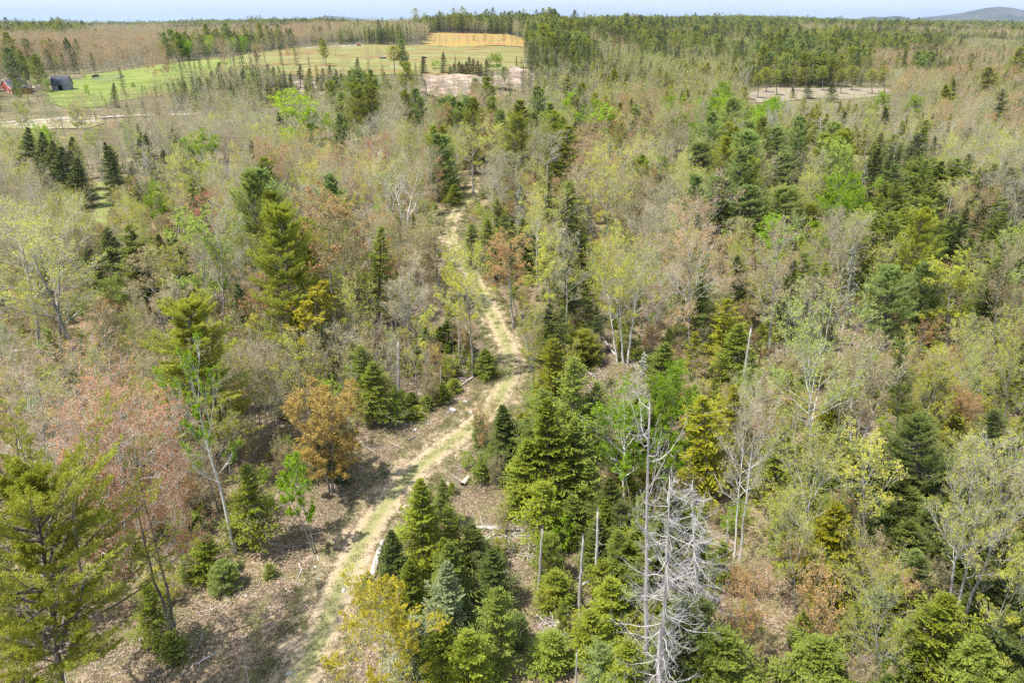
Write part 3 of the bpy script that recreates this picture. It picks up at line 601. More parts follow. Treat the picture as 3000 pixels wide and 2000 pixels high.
def litter_mat():
    m, nt, out = newmat('forest floor of dead leaves'); l = nt.links.new
    tcn = N(nt, 'ShaderNodeTexCoord')
    vo = N(nt, 'ShaderNodeTexVoronoi', Scale=6.0); vo.feature = 'F1'; l(tcn.outputs['Object'], vo.inputs['Vector'])
    sep = N(nt, 'ShaderNodeSeparateColor'); l(vo.outputs['Color'], sep.inputs[0])
    leafc = ramp(nt, [(0, (.10, .07, .045)), (.35, (.18, .13, .085)), (.7, (.27, .205, .14)), (1, (.38, .31, .23))]); l(sep.outputs[0], leafc.inputs['Fac'])
    n1 = N(nt, 'ShaderNodeTexNoise', Scale=.10, Detail=6.0, Roughness=.6); l(tcn.outputs['Object'], n1.inputs['Vector'])
    n2 = N(nt, 'ShaderNodeTexNoise', Scale=.55, Detail=6.0, Roughness=.65); l(tcn.outputs['Object'], n2.inputs['Vector'])
    gr = ramp(nt, [(.46, (0, 0, 0)), (.60, (1, 1, 1))]); l(n2.outputs['Fac'], gr.inputs['Fac'])
    gcol = ramp(nt, [(.3, (.10, .125, .03)), (.7, (.19, .19, .06))]); n3 = N(nt, 'ShaderNodeTexNoise', Scale=9.0, Detail=3.0); l(tcn.outputs['Object'], n3.inputs['Vector']); l(n3.outputs['Fac'], gcol.inputs['Fac'])
    gf = N(nt, 'ShaderNodeMath'); gf.operation = 'MULTIPLY'; gf.inputs[1].default_value = .7; l(gr.outputs['Color'], gf.inputs[0])
    mixa = N(nt, 'ShaderNodeMix'); mixa.data_type = 'RGBA'; l(gf.outputs[0], mixa.inputs[0]); l(leafc.outputs['Color'], mixa.inputs[6]); l(gcol.outputs['Color'], mixa.inputs[7])
    big = ramp(nt, [(.38, (.66, .68, .68)), (.58, (1.12, 1.08, 1.02))]); l(n1.outputs['Fac'], big.inputs['Fac'])
    mul = N(nt, 'ShaderNodeMix'); mul.data_type = 'RGBA'; mul.blend_type = 'MULTIPLY'; mul.inputs[0].default_value = 1; l(mixa.outputs[2], mul.inputs[6]); l(big.outputs['Color'], mul.inputs[7])
    spz = N(nt, 'ShaderNodeSeparateXYZ'); l(tcn.outputs['Object'], spz.inputs[0]); fa = N(nt, 'ShaderNodeMapRange'); fa.inputs['From Min'].default_value = 190; fa.inputs['From Max'].default_value = 360; fa.inputs['To Max'].default_value = .8; l(spz.outputs['Y'], fa.inputs['Value'])
    brush = ramp(nt, [(.4, (.10, .095, .045)), (.6, (.20, .175, .09))]); l(n1.outputs['Fac'], brush.inputs['Fac'])
    mulz = mul; mul = N(nt, 'ShaderNodeMix'); mul.data_type = 'RGBA'; l(fa.outputs['Result'], mul.inputs[0]); l(mulz.outputs[2], mul.inputs[6]); l(brush.outputs['Color'], mul.inputs[7])
    n5 = N(nt, 'ShaderNodeTexNoise', Scale=.28, Detail=7.0, Roughness=.7); l(tcn.outputs['Object'], n5.inputs['Vector']); dm = ramp(nt, [(.40, (1, 1, 1)), (.50, (0, 0, 0))]); l(n5.outputs['Fac'], dm.inputs['Fac'])
    dk = N(nt, 'ShaderNodeMath'); dk.operation = 'MULTIPLY'; dk.inputs[1].default_value = .6; l(dm.outputs['Color'], dk.inputs[0])
    mul0 = mul; mul = N(nt, 'ShaderNodeMix'); mul.data_type = 'RGBA'; l(dk.outputs[0], mul.inputs[0]); l(mul0.outputs[2], mul.inputs[6]); mul.inputs[7].default_value = (.095, .082, .045, 1)
    p = N(nt, 'ShaderNodeBsdfPrincipled', Roughness=.85); p.inputs['Specular IOR Level'].default_value = .15
    bp = N(nt, 'ShaderNodeBump', Strength=.5, Distance=.05); l(vo.outputs['Distance'], bp.inputs['Height']); l(bp.outputs[0], p.inputs['Normal'])
    l(mul.outputs[2], p.inputs['Base Color']); l(p.outputs[0], out.inputs[0]); return m
g = link('forest_ground', ground_mesh().mesh('forest_ground', [litter_mat()])); tag(g, kind='structure')

TRACK = [(835, 2090), (880, 2000), (950, 1840), (1000, 1710), (1059, 1590), (1120, 1490), (1200, 1390), (1290, 1320), (1390, 1245), (1450, 1190), (1490, 1110), (1497, 1050), (1475, 985), (1435, 910), (1405, 850), (1375, 790), (1338, 735), (1314, 690), (1325, 640), (1350, 605), (1378, 575), (1392, 550), (1390, 520)]
def smooth_line(pts, n=12):
    P = np.array(pts, float); d = np.concatenate([[0], np.cumsum(np.hypot(*np.diff(P, axis=0).T))]); s = np.arange(0, d[-1], n)
    Q = np.stack([np.interp(s, d, P[:, 0]), np.interp(s, d, P[:, 1])], 1)
    k = np.hanning(9)[1:-1]; k /= k.sum(); pad = 3
    for _ in range(2):
        E = np.concatenate([2 * Q[:1] - Q[1:pad + 1][::-1], Q, 2 * Q[-1:] - Q[-pad - 1:-1][::-1]])
        Q = np.stack([np.convolve(E[:, 0], k, 'valid'), np.convolve(E[:, 1], k, 'valid')], 1)
    return Q
TRK = smooth_line([ground_at(*p) for p in TRACK], .45)
def strip(name, line, hw, across, prof, mat, off=.03, amp=.0, seed=0):
    """a ribbon of ground laid along a line, with ruts pressed into it"""
    T = nrm(np.gradient(line, axis=0)); Nn = np.stack([T[:, 1], -T[:, 0]], 1)
    c = np.linspace(-1, 1, across); rng = np.random.default_rng(seed)
    P = line[:, None, :] + Nn[:, None, :] * (c[None, :, None] * hw)
    z = tz(P[..., 0], P[..., 1]) + off + prof(c)[None, :] + rng.normal(0, amp, P.shape[:2])
    V = np.concatenate([P, z[..., None]], -1).reshape(-1, 3); n = len(line); i = np.arange(n - 1)[:, None] * across; j = np.arange(across - 1)[None]
    F = np.stack(np.broadcast_arrays(i + j, i + j + 1, i + across + j + 1, i + across + j), -1).reshape(-1, 4)
    b = Buf(); b.add(V, F, 0, np.tile((c + 1) / 2, n), True); return link(name, b.mesh(name, [mat]))
def track_mat():
    m, nt, out = newmat('grassy dirt track'); l = nt.links.new
    at = N(nt, 'ShaderNodeAttribute'); at.attribute_name = 'tint'
    tcn = N(nt, 'ShaderNodeTexCoord'); n1 = N(nt, 'ShaderNodeTexNoise', Scale=.8, Detail=6.0, Roughness=.65); l(tcn.outputs['Object'], n1.inputs['Vector'])
    n2 = N(nt, 'ShaderNodeTexNoise', Scale=8.0, Detail=4.0); l(tcn.outputs['Object'], n2.inputs['Vector'])
    wob = N(nt, 'ShaderNodeMath'); wob.operation = 'MULTIPLY_ADD'; wob.inputs[1].default_value = .10; l(n1.outputs['Fac'], wob.inputs[0]); 
    sb = N(nt, 'ShaderNodeMath'); sb.operation = 'SUBTRACT'; sb.inputs[1].default_value = .05; l(at.outputs['Fac'], sb.inputs[0]); l(sb.outputs[0], wob.inputs[2])
    v1, d1, s1, g1 = (.30, .25, .15), (.27, .20, .135), (.42, .325, .225), (.27, .26, .115)
    rr = ramp(nt, [(0, (.22, .17, .11)), (.10, v1), (.19, (.36, .28, .185)), (.27, s1), (.305, d1), (.335, s1), (.39, (.37, .30, .19)), (.47, g1), (.53, g1), (.61, (.37, .30, .19)), (.665, s1), (.695, d1), (.73, s1), (.80, (.36, .28, .18)), (.88, v1), (1, (.24, .18, .12))]); l(wob.outputs[0], rr.inputs['Fac'])
    r2 = ramp(nt, [(.3, (.72, .74, .70)), (.7, (1.22, 1.2, 1.2))]); l(n2.outputs['Fac'], r2.inputs['Fac'])
    mu = N(nt, 'ShaderNodeMix'); mu.data_type = 'RGBA'; mu.blend_type = 'MULTIPLY'; mu.inputs[0].default_value = 1; l(rr.outputs['Color'], mu.inputs[6]); l(r2.outputs['Color'], mu.inputs[7])
    # grass creeps into the ruts in patches
    gp = ramp(nt, [(.48, (0, 0, 0)), (.62, (1, 1, 1))]); n4 = N(nt, 'ShaderNodeTexNoise', Scale=3.5, Detail=7.0, Roughness=.7); l(tcn.outputs['Object'], n4.inputs['Vector']); l(n4.outputs['Fac'], gp.inputs['Fac'])
    sp = N(nt, 'ShaderNodeSeparateXYZ'); l(tcn.outputs['Object'], sp.inputs[0])
    far = N(nt, 'ShaderNodeMapRange'); far.inputs['From Min'].default_value = 45; far.inputs['From Max'].default_value = 85; far.inputs['To Min'].default_value = .10; far.inputs['To Max'].default_value = .8; l(sp.outputs['Y'], far.inputs['Value'])
    gm = N(nt, 'ShaderNodeMath'); gm.operation = 'MULTIPLY'; l(gp.outputs['Color'], gm.inputs[0]); l(far.outputs['Result'], gm.inputs[1])
    mg = N(nt, 'ShaderNodeMix'); mg.data_type = 'RGBA'; l(gm.outputs[0], mg.inputs[0]); l(mu.outputs[2], mg.inputs[6]); mg.inputs[7].default_value = (.30, .275, .13, 1)
    p = N(nt, 'ShaderNodeBsdfPrincipled', Roughness=.9); p.inputs['Specular IOR Level'].default_value = .1
    bp = N(nt, 'ShaderNodeBump', Strength=.6, Distance=.04); l(n2.outputs['Fac'], bp.inputs['Height']); l(bp.outputs[0], p.inputs['Normal'])
    l(mg.outputs[2], p.inputs['Base Color'])
    # ragged edge where the verge breaks up into leaf litter
    pp = N(nt, 'ShaderNodeMath'); pp.operation = 'PINGPONG'; pp.inputs[1].default_value = .5; l(at.outputs['Fac'], pp.inputs[0])
    n3 = N(nt, 'ShaderNodeTexNoise', Scale=2.2, Detail=8.0, Roughness=.75); l(tcn.outputs['Object'], n3.inputs['Vector'])
    e = N(nt, 'ShaderNodeMath'); e.operation = 'MULTIPLY_ADD'; e.inputs[1].default_value = .42; l(n3.outputs['Fac'], e.inputs[0]); 
    e2 = N(nt, 'ShaderNodeMath'); e2.operation = 'SUBTRACT'; e2.inputs[1].default_value = .30; l(pp.outputs[0], e2.inputs[0]); l(e2.outputs[0], e.inputs[2])
    th = N(nt, 'ShaderNodeMapRange'); th.inputs['From Min'].default_value = 0.0; th.inputs['From Max'].default_value = .05; l(e.outputs[0], th.inputs['Value'])
    tr = N(nt, 'ShaderNodeBsdfTransparent'); ms = N(nt, 'ShaderNodeMixShader'); l(th.outputs['Result'], ms.inputs[0]); l(tr.outputs[0], ms.inputs[1]); l(p.outputs[0], ms.inputs[2]); l(ms.outputs[0], out.inputs[0])
    return m
def rut(c): return -.05 * np.exp(-((np.abs(c) - .39) / .06) ** 2) + .03 * np.exp(-(c / .18) ** 2)
t = strip('track', TRK, 3.7, 31, rut, track_mat(), .07, .006); tag(t, kind='structure')

def drape(name, poly, step, mat, off, x0=None, extra=None, h=None):
    """a patch of ground whose outline is given by lines of sight, draped on the terrain"""
    Pw = np.array([ground_at(*p) for p in poly]); mn = Pw.min(0) - step; mx_ = Pw.max(0) + step
    xs = np.arange(mn[0], mx_[0], step); ys = np.arange(mn[1], mx_[1], step)
    X, Y = np.meshgrid(xs, ys, indexing='ij'); Z = tz(X, Y) + off
    if h is not None: Z = Z + h(X, Y)
    nx, ny = X.shape; cx = X[:-1, :-1] + step / 2; cy = Y[:-1, :-1] + step / 2
    wv = step * 1.5; k = inpoly((cx + np.sin(cy / 7.) * wv), (cy + np.sin(cx / 9.) * wv), [tuple(q) for q in Pw])
    i, j = np.nonzero(k); F = np.stack([i * ny + j, (i + 1) * ny + j, (i + 1) * ny + j + 1, i * ny + j + 1], 1)
    used = np.unique(F); mp_ = np.full(nx * ny, -1); mp_[used] = np.arange(len(used)); V = np.stack([X, Y, Z], -1).reshape(-1, 3)[used]
    b = Buf(); b.add(V, mp_[F], 0, None, True); o = link(name, b.mesh(name, [mat])); tag(o, kind='structure'); return o
def field_mat(name, cols, sc=.05, stretch=(1, 2.5, 1), fine=2.0):
    m, nt, out = newmat(name); l = nt.links.new
    tcn = N(nt, 'ShaderNodeTexCoord'); mpn = N(nt, 'ShaderNodeMapping'); mpn.inputs['Scale'].default_value = stretch; l(tcn.outputs['Object'], mpn.inputs[0])
    n = N(nt, 'ShaderNodeTexNoise', Scale=sc, Detail=7.0, Roughness=.6); l(mpn.outputs[0], n.inputs['Vector'])
    r = ramp(nt, [(.38 + .24 * i / (len(cols) - 1), c) for i, c in enumerate(cols)]); l(n.outputs['Fac'], r.inputs['Fac'])
    n2 = N(nt, 'ShaderNodeTexNoise', Scale=fine, Detail=4.0); l(tcn.outputs['Object'], n2.inputs['Vector'])
    r2 = ramp(nt, [(.3, (.8, .8, .8)), (.7, (1.2, 1.2, 1.2))]); l(n2.outputs['Fac'], r2.inputs['Fac'])
    mu = N(nt, 'ShaderNodeMix'); mu.data_type = 'RGBA'; mu.blend_type = 'MULTIPLY'; mu.inputs[0].default_value = 1; l(r.outputs['Color'], mu.inputs[6]); l(r2.outputs['Color'], mu.inputs[7])
    p = N(nt, 'ShaderNodeBsdfPrincipled', Roughness=.9); p.inputs['Specular IOR Level'].default_value = .1; l(mu.outputs[2], p.inputs['Base Color']); l(p.outputs[0], out.inputs[0]); return m
GREEN = [(150, 300), (110, 290), (150, 262), (205, 240), (250, 222), (330, 212), (430, 195), (530, 184), (640, 172), (730, 163), (860, 160), (900, 175), (900, 215), (800, 225), (700, 240), (620, 262), (500, 275), (400, 290), (300, 312), (200, 318)]
BROWNF = [(700, 166), (860, 143), (960, 137), (1060, 133), (1240, 135), (1350, 138), (1540, 141), (1560, 165), (1520, 205), (1400, 215), (1250, 222), (1050, 225), (900, 230), (780, 215), (700, 200)]
OCHRE = [(1235, 136), (1250, 118), (1262, 98), (1380, 97), (1500, 104), (1560, 120), (1560, 139), (1400, 137)]
drape('green_field', GREEN, 2.5, field_mat('mown green field', [(.12, .165, .035), (.165, .205, .045), (.22, .235, .075)]), .22)
drape('rough_pasture_field', BROWNF, 2.5, field_mat('rough brown and green pasture', [(.19, .10, .05), (.22, .165, .065), (.17, .20, .06), (.25, .23, .10)], .045, (.6, 3.5, 1)), .30)
drape('ochre_field', OCHRE, 4, field_mat('ochre blueberry field', [(.30, .12, .05), (.33, .19, .06), (.30, .24, .07), (.18, .19, .06)], .04, (.8, 3, 1)), .35)
SAND = [(1235, 235), (1260, 222), (1330, 220), (1420, 230), (1480, 226), (1500, 205), (1492, 196), (1530, 205), (1575, 222), (1568, 262), (1500, 268), (1420, 262), (1350, 290), (1250, 282)]
def bank(X, Y):
    return .5 * np.sin(X / 4.2 + Y / 9) + .35 * np.sin(X / 1.9) * np.sin(Y / 3.1) + .3
smat = field_mat('pale sand and gravel', [(.18, .135, .10), (.28, .215, .16), (.42, .335, .25)], .12, (1, 1, 1), 1.2)
drape('sand_bank', SAND, 1.2, smat, .5, h=bank)
drape('sand_pit_floor', [(860, 245), (880, 236), (930, 243), (965, 262), (960, 290), (905, 285), (870, 268)], 1.2, smat, .5, h=bank)
drape('gravel_clearing', [(-80, 362), (0, 358), (110, 348), (200, 344), (300, 340), (290, 362), (250, 378), (120, 384), (0, 374), (-80, 372)], 1.2, field_mat('gravel and dirt', [(.26, .20, .13), (.22, .22, .09), (.30, .25, .16), (.46, .40, .33)], .16, (1, 1, 1), 1.5), .28)
drape('cut_over_clearing', [(2185, 284), (2230, 262), (2330, 258), (2480, 262), (2620, 262), (2640, 278), (2520, 290), (2400, 290), (2280, 300), (2210, 300)], 1.5, field_mat('grey pink slash and dead leaves', [(.20, .16, .12), (.28, .23, .18), (.24, .22, .12)], .2, (1, 1, 1), 1.5), .3)
drape('grassy_lane', [(272, 690), (278, 620), (285, 560), (300, 535), (325, 535), (330, 570), (325, 620), (340, 690)], .8, field_mat('lane grass', [(.20, .17, .08), (.17, .20, .06), (.24, .26, .09)], .3, (1, 1, 1), 3), .15)
def wpts(pts): return [ground_at(*p) for p in pts]
gmat = plain_mat('pale gravel road', (.44, .38, .31), (.32, .27, .21), .8)
def zero(c): return 0 * c
for nm_, pts_, hw_ in (('gravel_road', [(-60, 366), (0, 363), (80, 358), (160, 352), (240, 350), (320, 345), (400, 341), (480, 339), (585, 337)], 2.0), ('farm_driveway', [(60, 268), (85, 262), (100, 258), (120, 250), (150, 246), (165, 240)], 1.8), ('gravel_drive_loop', [(895, 142), (940, 140), (990, 138), (1040, 137), (1060, 136), (1058, 134.5), (1035, 134.2), (1012, 135.5), (995, 137.5)], 2.6)):
    r = strip(nm_, smooth_line(wpts(pts_), 2.0), hw_, 7, zero, gmat, .45, .02); tag(r, kind='structure')

# far blue hills
def hill(name, az0, az1, d0, depth, prof, seed):
    rng = np.random.default_rng(seed); A = np.radians(np.linspace(az0, az1, 160)); k = np.linspace(0, 1, 24)
    h = prof(np.degrees(A)); nz = sum(rng.normal(0, 1) * np.sin(A * f_ + rng.uniform(0, 6)) / f_ * 60 for f_ in (90, 140, 230, 410))
    V = []
    for kk in k:
        s = math.sin(kk * PI) ** .8; d = d0 + depth * (kk - .5)
        rough = sum(rng.normal(0, 1) * np.sin(A * f_ + kk * 7) * 5 for f_ in (120, 260, 500))
        V.append(np.stack([d * np.sin(A), d * np.cos(A), -30 + (h + 30) * s + (nz + rough * .5) * s * .12 * np.clip(h / 60, 0, 1)], 1))
    V = np.concatenate(V); n = 160; i = np.arange(23)[:, None] * n; j = np.arange(n - 1)[None]
    F = np.stack(np.broadcast_arrays(i + j, i + n + j, i + n + j + 1, i + j + 1), -1).reshape(-1, 4)[:, ::-1]
    b = Buf(); b.add(V, F, 0, None, True)
    m = field_mat(name + ' woods', [(.06, .075, .06), (.09, .085, .07), (.12, .11, .10)], .0022, (1, 1, 1), .02)
    tag(link(name, b.mesh(name, [m])), kind='structure')
def az_of(px, py): v = ray(px, py); return math.degrees(math.atan2(v[0], v[1]))
def el_h(py, d): v = ray(1500, py); return CAM_H + d * v[2] / math.hypot(v[0], v[1])
def prof_from(pts, d):
    a = [az_of(p[0], p[1]) for p in pts]; h = []
    for p in pts:
        v = ray(*p); h.append(CAM_H + d * v[2] / math.hypot(v[0], v[1]))
    return lambda A: np.interp(A, a, h)
hill('mountain', az_of(2610, 60), 46, 11500, 3800, prof_from([(2600, 64), (2660, 58), (2700, 52), (2760, 46), (2810, 40), (2850, 32), (2890, 24), (2930, 21), (2965, 24), (3000, 31), (3080, 40), (3200, 52), (3400, 64)], 11500), 3)
hill('low_hill', az_of(2480, 60), az_of(2720, 60), 9000, 2600, prof_from([(2480, 66), (2530, 52), (2560, 49), (2590, 51), (2625, 47), (2650, 50), (2680, 60), (2720, 66)], 9000), 5)
hill('far_hill', az_of(870, 60), az_of(1130, 60), 14500, 3500, prof_from([(870, 66), (900, 61), (935, 50), (955, 46.5), (985, 48.5), (1010, 51), (1050, 54), (1090, 60), (1130, 66)], 14500), 8)
hill('ridge', az_of(130, 60), az_of(240, 60), 12500, 2500, prof_from([(130, 68), (160, 60), (190, 58), (215, 60), (240, 68)], 12500), 9)

# ------------------------------------------------------------------ buildings
def frame_between(p, q):
    """ground points p (near end) and q: yaw of the line p->q and its length"""
    return math.atan2(q[1] - p[1], q[0] - p[0]), math.hypot(q[0] - p[0], q[1] - p[1])
def part(name, b, parent, mats): return link(name, b.mesh(name, mats), parent)
def board_mat(name, a, b_):
    m, nt, out = newmat(name); l = nt.links.new
    tcn = N(nt, 'ShaderNodeTexCoord'); mpn = N(nt, 'ShaderNodeMapping'); mpn.inputs['Scale'].default_value = (6, 6, .3); l(tcn.outputs['Object'], mpn.inputs[0])
    n = N(nt, 'ShaderNodeTexNoise', Scale=1.5, Detail=4.0); l(mpn.outputs[0], n.inputs['Vector']); r = ramp(nt, [(.35, a), (.65, b_)]); l(n.outputs['Fac'], r.inputs['Fac'])
    p = N(nt, 'ShaderNodeBsdfPrincipled', Roughness=.8); l(r.outputs['Color'], p.inputs['Base Color']); l(p.outputs[0], out.inputs[0]); return m
M_BOARD = board_mat('weathered grey boards', (.19, .19, .22), (.27, .27, .30)); M_ROOF = plain_mat('dark slate grey shingles', (.052, .056, .075), (.075, .08, .10), 2.0)
M_WHITE = plain_mat('white trim paint', (.78, .78, .78), (.70, .70, .70), 2); M_RED = board_mat('red clapboard', (.42, .085, .06), (.50, .11, .08)); M_DARK = plain_mat('dark barn inside', (.02, .018, .018), (.035, .03, .03), 2)
M_GLASS = plain_mat('dark window glass', (.05, .06, .08), (.10, .12, .15), 1, .15); M_DKRED = board_mat('dark red boards', (.20, .03, .04), (.26, .05, .05))
M_STONE = plain_mat('pale granite', (.50, .48, .45), (.30, .29, .27), 1.6, .85, 6, .05); M_SANDST = plain_mat('tan quarried stone', (.55, .44, .30), (.40, .32, .23), 1.2, .85, 6, .05)
def quad(b, pts, mat=0):
    b.add(pts, [list(range(len(pts)))], mat)
def gable_end(b, prof, x, t, flip, mat=0):
    """solid slab with the outline prof (y,z) at x, thickness t"""
    n = len(prof); A = [(x, y, z) for y, z in prof]; B = [(x + t, y, z) for y, z in prof]
    b.add(A + B, np.array([[i, (i + 1) % n, n + (i + 1) % n, n + i] for i in range(n)]), mat)
    b.add(A, [list(range(n))][::1], mat); b.add(B, [list(range(n))[::-1]], mat)
def slab(b, p0, p1, x0, x1, th, mat=0):
    """roof plane between profile points p0,p1 (y,z), from x0 to x1"""
    (y0, z0), (y1, z1) = p0, p1; n = np.array([-(z1 - z0), (y1 - y0)]); n = n / np.hypot(*n) * th
    if n[1] < 0: n = -n
    V = [(x0, y0, z0), (x1, y0, z0), (x1, y1, z1), (x0, y1, z1)]; W = [(x, y + n[0], z + n[1]) for x, y, z in V]
    b.add(V + W, [[0, 1, 2, 3], [7, 6, 5, 4], [0, 4, 5, 1], [1, 5, 6, 2], [2, 6, 7, 3], [3, 7, 4, 0]], mat)

# grey barn: long side with the door faces the camera, gable end on the left
pA = ground_at(154, 267); pB = ground_at(204, 265.5)
yaw, Lb_ = frame_between(pA, pB)
bz = min(float(tz(*pA)), float(tz(*pB))) - .1
W_, EH, RH = 7.6, 3.2, 7.6
barn = empty('barn', (pA[0], pA[1], bz), (0, 0, yaw)); tag(barn, 'grey board barn with dark gambrel roof and open doorway beside the green field', 'barn')
pf = [(0, 0), (0, EH), (1.35, EH + 2.7), (W_ / 2, RH), (W_ - 1.35, EH + 2.7), (W_, EH), (W_, 0)]
b = Buf(); gable_end(b, pf, 0, .2, 0); gable_end(b, pf, Lb_ - .2, .2, 0)
boxes(b, [(Lb_ / 2, W_ - .1, EH / 2, Lb_ - .4, .2, EH)]); d0, d1 = Lb_ * .36, Lb_ * .64
boxes(b, [((.2 + d0) / 2, .1, EH / 2, d0 - .2, .2, EH), ((d1 + Lb_ - .2) / 2, .1, EH / 2, Lb_ - .2 - d1, .2, EH), ((d0 + d1) / 2, .1, EH - .15, d1 - d0, .2, .3)])
part('wall', b, barn, [M_BOARD])
b = Buf(); boxes(b, [(Lb_ / 2, W_ / 2, .05, Lb_ - .5, W_ - .5, .1)]); part('barn_floor', b, barn, [M_DARK])
b = Buf()
for p, q in ((0, 1), (1, 2), (2, 3), (3, 4)):
    a_, c_ = [(-.3, EH - .25), (1.3, EH + 2.78), (W_ / 2, RH + .05), (W_ - 1.3, EH + 2.78), (W_ + .3, EH - .25)][p:p + 2]; slab(b, a_, c_, -.35, Lb_ + .35, .14)
part('roof', b, barn, [M_ROOF])
b = Buf(); rp = [(-.3, EH - .28), (1.3, EH + 2.76), (W_ / 2, RH + .03), (W_ - 1.3, EH + 2.76), (W_ + .3, EH - .28)]
for p in range(4): slab(b, rp[p], rp[p + 1], -.45, -.36, .18)
part('white_trim', b, barn, [M_WHITE])
b = Buf(); boxes(b, [(d1 + .95, -.06, 1.45, 1.9, .08, 2.8)]); part('sliding_door', b, barn, [M_BOARD])
w = Buf(); boxes(w, [(-.05, W_ / 2, 5.7, .08, 1.0, 1.1)]); wf = part('window', w, barn, [M_WHITE]); w = Buf(); boxes(w, [(-.11, W_ / 2, 5.7, .05, .75, .85)]); part('pane', w, wf, [M_GLASS])

# red farmhouse
hA = ground_at(18, 276.5); hB = ground_at(62, 282)       # base of gable wall, left and right
hA = np.array(ground_at(5, 262)); hB = np.array(ground_at(37, 277))
yaw, HW = frame_between(hA, hB); hz = float(tz(*hB)) - .1; HW = max(HW, 6.5); HL = 9.5
house = empty('farmhouse', (hA[0], hA[1], hz), (0, 0, yaw)); tag(house, 'red clapboard farmhouse with white trim and dark roof left of the barn', 'house')
eh, rh = 3.0, 6.6
b = Buf(); prof = [(0, 0), (HW, 0), (HW, eh), (HW / 2, rh), (0, eh)]
def gy(b, prof, y, t, mat=0):
    n = len(prof); A = [(x, y, z) for x, z in prof]; B = [(x, y + t, z) for x, z in prof]
    b.add(A + B, np.array([[i, (i + 1) % n, n + (i + 1) % n, n + i] for i in range(n)]), mat); b.add(A, [list(range(n))], mat); b.add(B, [list(range(n))[::-1]], mat)
gy(b, prof, 0, .2); gy(b, prof, HL - .2, .2); boxes(b, [(.1, HL / 2, eh / 2, .2, HL - .4, eh), (HW - .1, HL / 2, eh / 2, .2, HL - .4, eh)]); part('wall', b, house, [M_RED])
def roofx(b, x0, z0, x1, z1, y0, y1, th):
    n = np.array([-(z1 - z0), (x1 - x0)]); n = n / np.hypot(*n) * th
    if n[1] < 0: n = -n
    V = [(x0, y0, z0), (x1, y0, z1), (x1, y1, z1), (x0, y1, z0)]; Wv = [(x + n[0], y, z + n[1]) for x, y, z in V]
    b.add(V + Wv, [[0, 1, 2, 3], [7, 6, 5, 4], [0, 4, 5, 1], [1, 5, 6, 2], [2, 6, 7, 3], [3, 7, 4, 0]])
b = Buf(); roofx(b, -.35, eh - .3, HW / 2, rh + .05, -.25, HL + .3, .15); roofx(b, HW + .35, eh - .3, HW / 2, rh + .05, -.25, HL + .3, .15); rf = part('roof', b, house, [M_ROOF])
b = Buf(); boxes(b, [(HW / 2 + .1, HL * .6, rh + .5, .7, .7, 1.4)]); part('chimney', b, rf, [M_WHITE])
b = Buf(); roofx(b, -.4, eh - .34, HW / 2, rh + .02, -.36, -.26, .2); roofx(b, HW + .4, eh - .34, HW / 2, rh + .02, -.36, -.26, .2); boxes(b, [(.12, -.06, eh / 2, .24, .1, eh), (HW - .12, -.06, eh / 2, .24, .1, eh), (HW / 2, -.06, .55, HW - .5, .1, .14)]); part('white_trim', b, house, [M_WHITE])
for x_, z_ in [(HW * .30, 1.7), (HW * .45, 1.7), (HW * .6, 1.7), (HW * .75, 1.7), (HW * .43, 4.1), (HW * .58, 4.1)]:
    w = Buf(); boxes(w, [(x_, -.04, z_, .82, .1, 1.3)]); wf = part('window', w, house, [M_WHITE])
    w = Buf(); boxes(w, [(x_ - .17, -.11, z_ + .3, .27, .04, .5), (x_ + .17, -.11, z_ + .3, .27, .04, .5), (x_ - .17, -.11, z_ - .3, .27, .04, .5), (x_ + .17, -.11, z_ - .3, .27, .04, .5)]); part('pane', w, wf, [M_GLASS])
# wing toward the right
b = Buf(); boxes(b, [(HW + 3.0, HL * .55, 1.35, 5.8, 4.6, 2.7)]); part('wing', b, house, [M_DKRED])
b = Buf(); y0_, y1_, ym = HL * .55 - 2.6, HL * .55 + 2.6, HL * .55
for ya, yb in ((y0_, ym), (y1_, ym)):
    slab(b, (ya, 2.55), (yb, 4.3), HW + .3, HW + 6.2, .13)
part('wing_roof', b, house, [M_ROOF])
b = Buf(); gable_end(b, [(y0_ + .3, 2.7), (ym, 4.15), (y1_ - .3, 2.7)], HW + 5.7, .18, 0); part('wing_gable', b, house, [M_DKRED])
for x_ in (HW + 2.2, HW + 4.2):
    w = Buf(); boxes(w, [(x_, HL * .55 - 2.34, 1.5, .9, .1, 1.3)]); wf = part('window', w, house, [M_WHITE]); w = Buf(); boxes(w, [(x_, HL * .55 - 2.41, 1.5, .6, .04, 1.0)]); part('pane', w, wf, [M_GLASS])

# far white farmhouse group behind the ochre field
def small_house(px, py, wpx, hm, wall, label, dpx=.6):
    x, y = ground_at(px, py); d = math.hypot(x, y); dep = y * CP + (CAM_H - float(tz(x, y))) * SP; wm = wpx * dep / FPX; dm = wm * dpx
    h = empty('far_house', (x, y, float(tz(x, y))), (0, 0, RNG.uniform(-.2, .2))); tag(h, label, 'house', 'far houses beyond the fields')
    b = Buf(); boxes(b, [(0, 0, hm / 2, wm, dm, hm)]); part('wall', b, h, [wall])
    b = Buf(); slab(b, (-dm / 2 - .3, hm - .2), (0, hm + dm * .35), -wm / 2 - .3, wm / 2 + .3, .15); slab(b, (dm / 2 + .3, hm - .2), (0, hm + dm * .35), -wm / 2 - .3, wm / 2 + .3, .15); part('roof', b, h, [M_ROOF])
    n = max(2, int(wm / 2.5))
    for i in range(n):
        w = Buf(); boxes(w, [(-wm / 2 + (i + .5) * wm / n, -dm / 2 - .03, hm * .55, .9, .08, 1.2)]); part('window', w, h, [M_GLASS])
small_house(1312, 95, 14, 3.2, M_WHITE, 'white house with several windows among trees beyond the ochre field, leftmost of three')
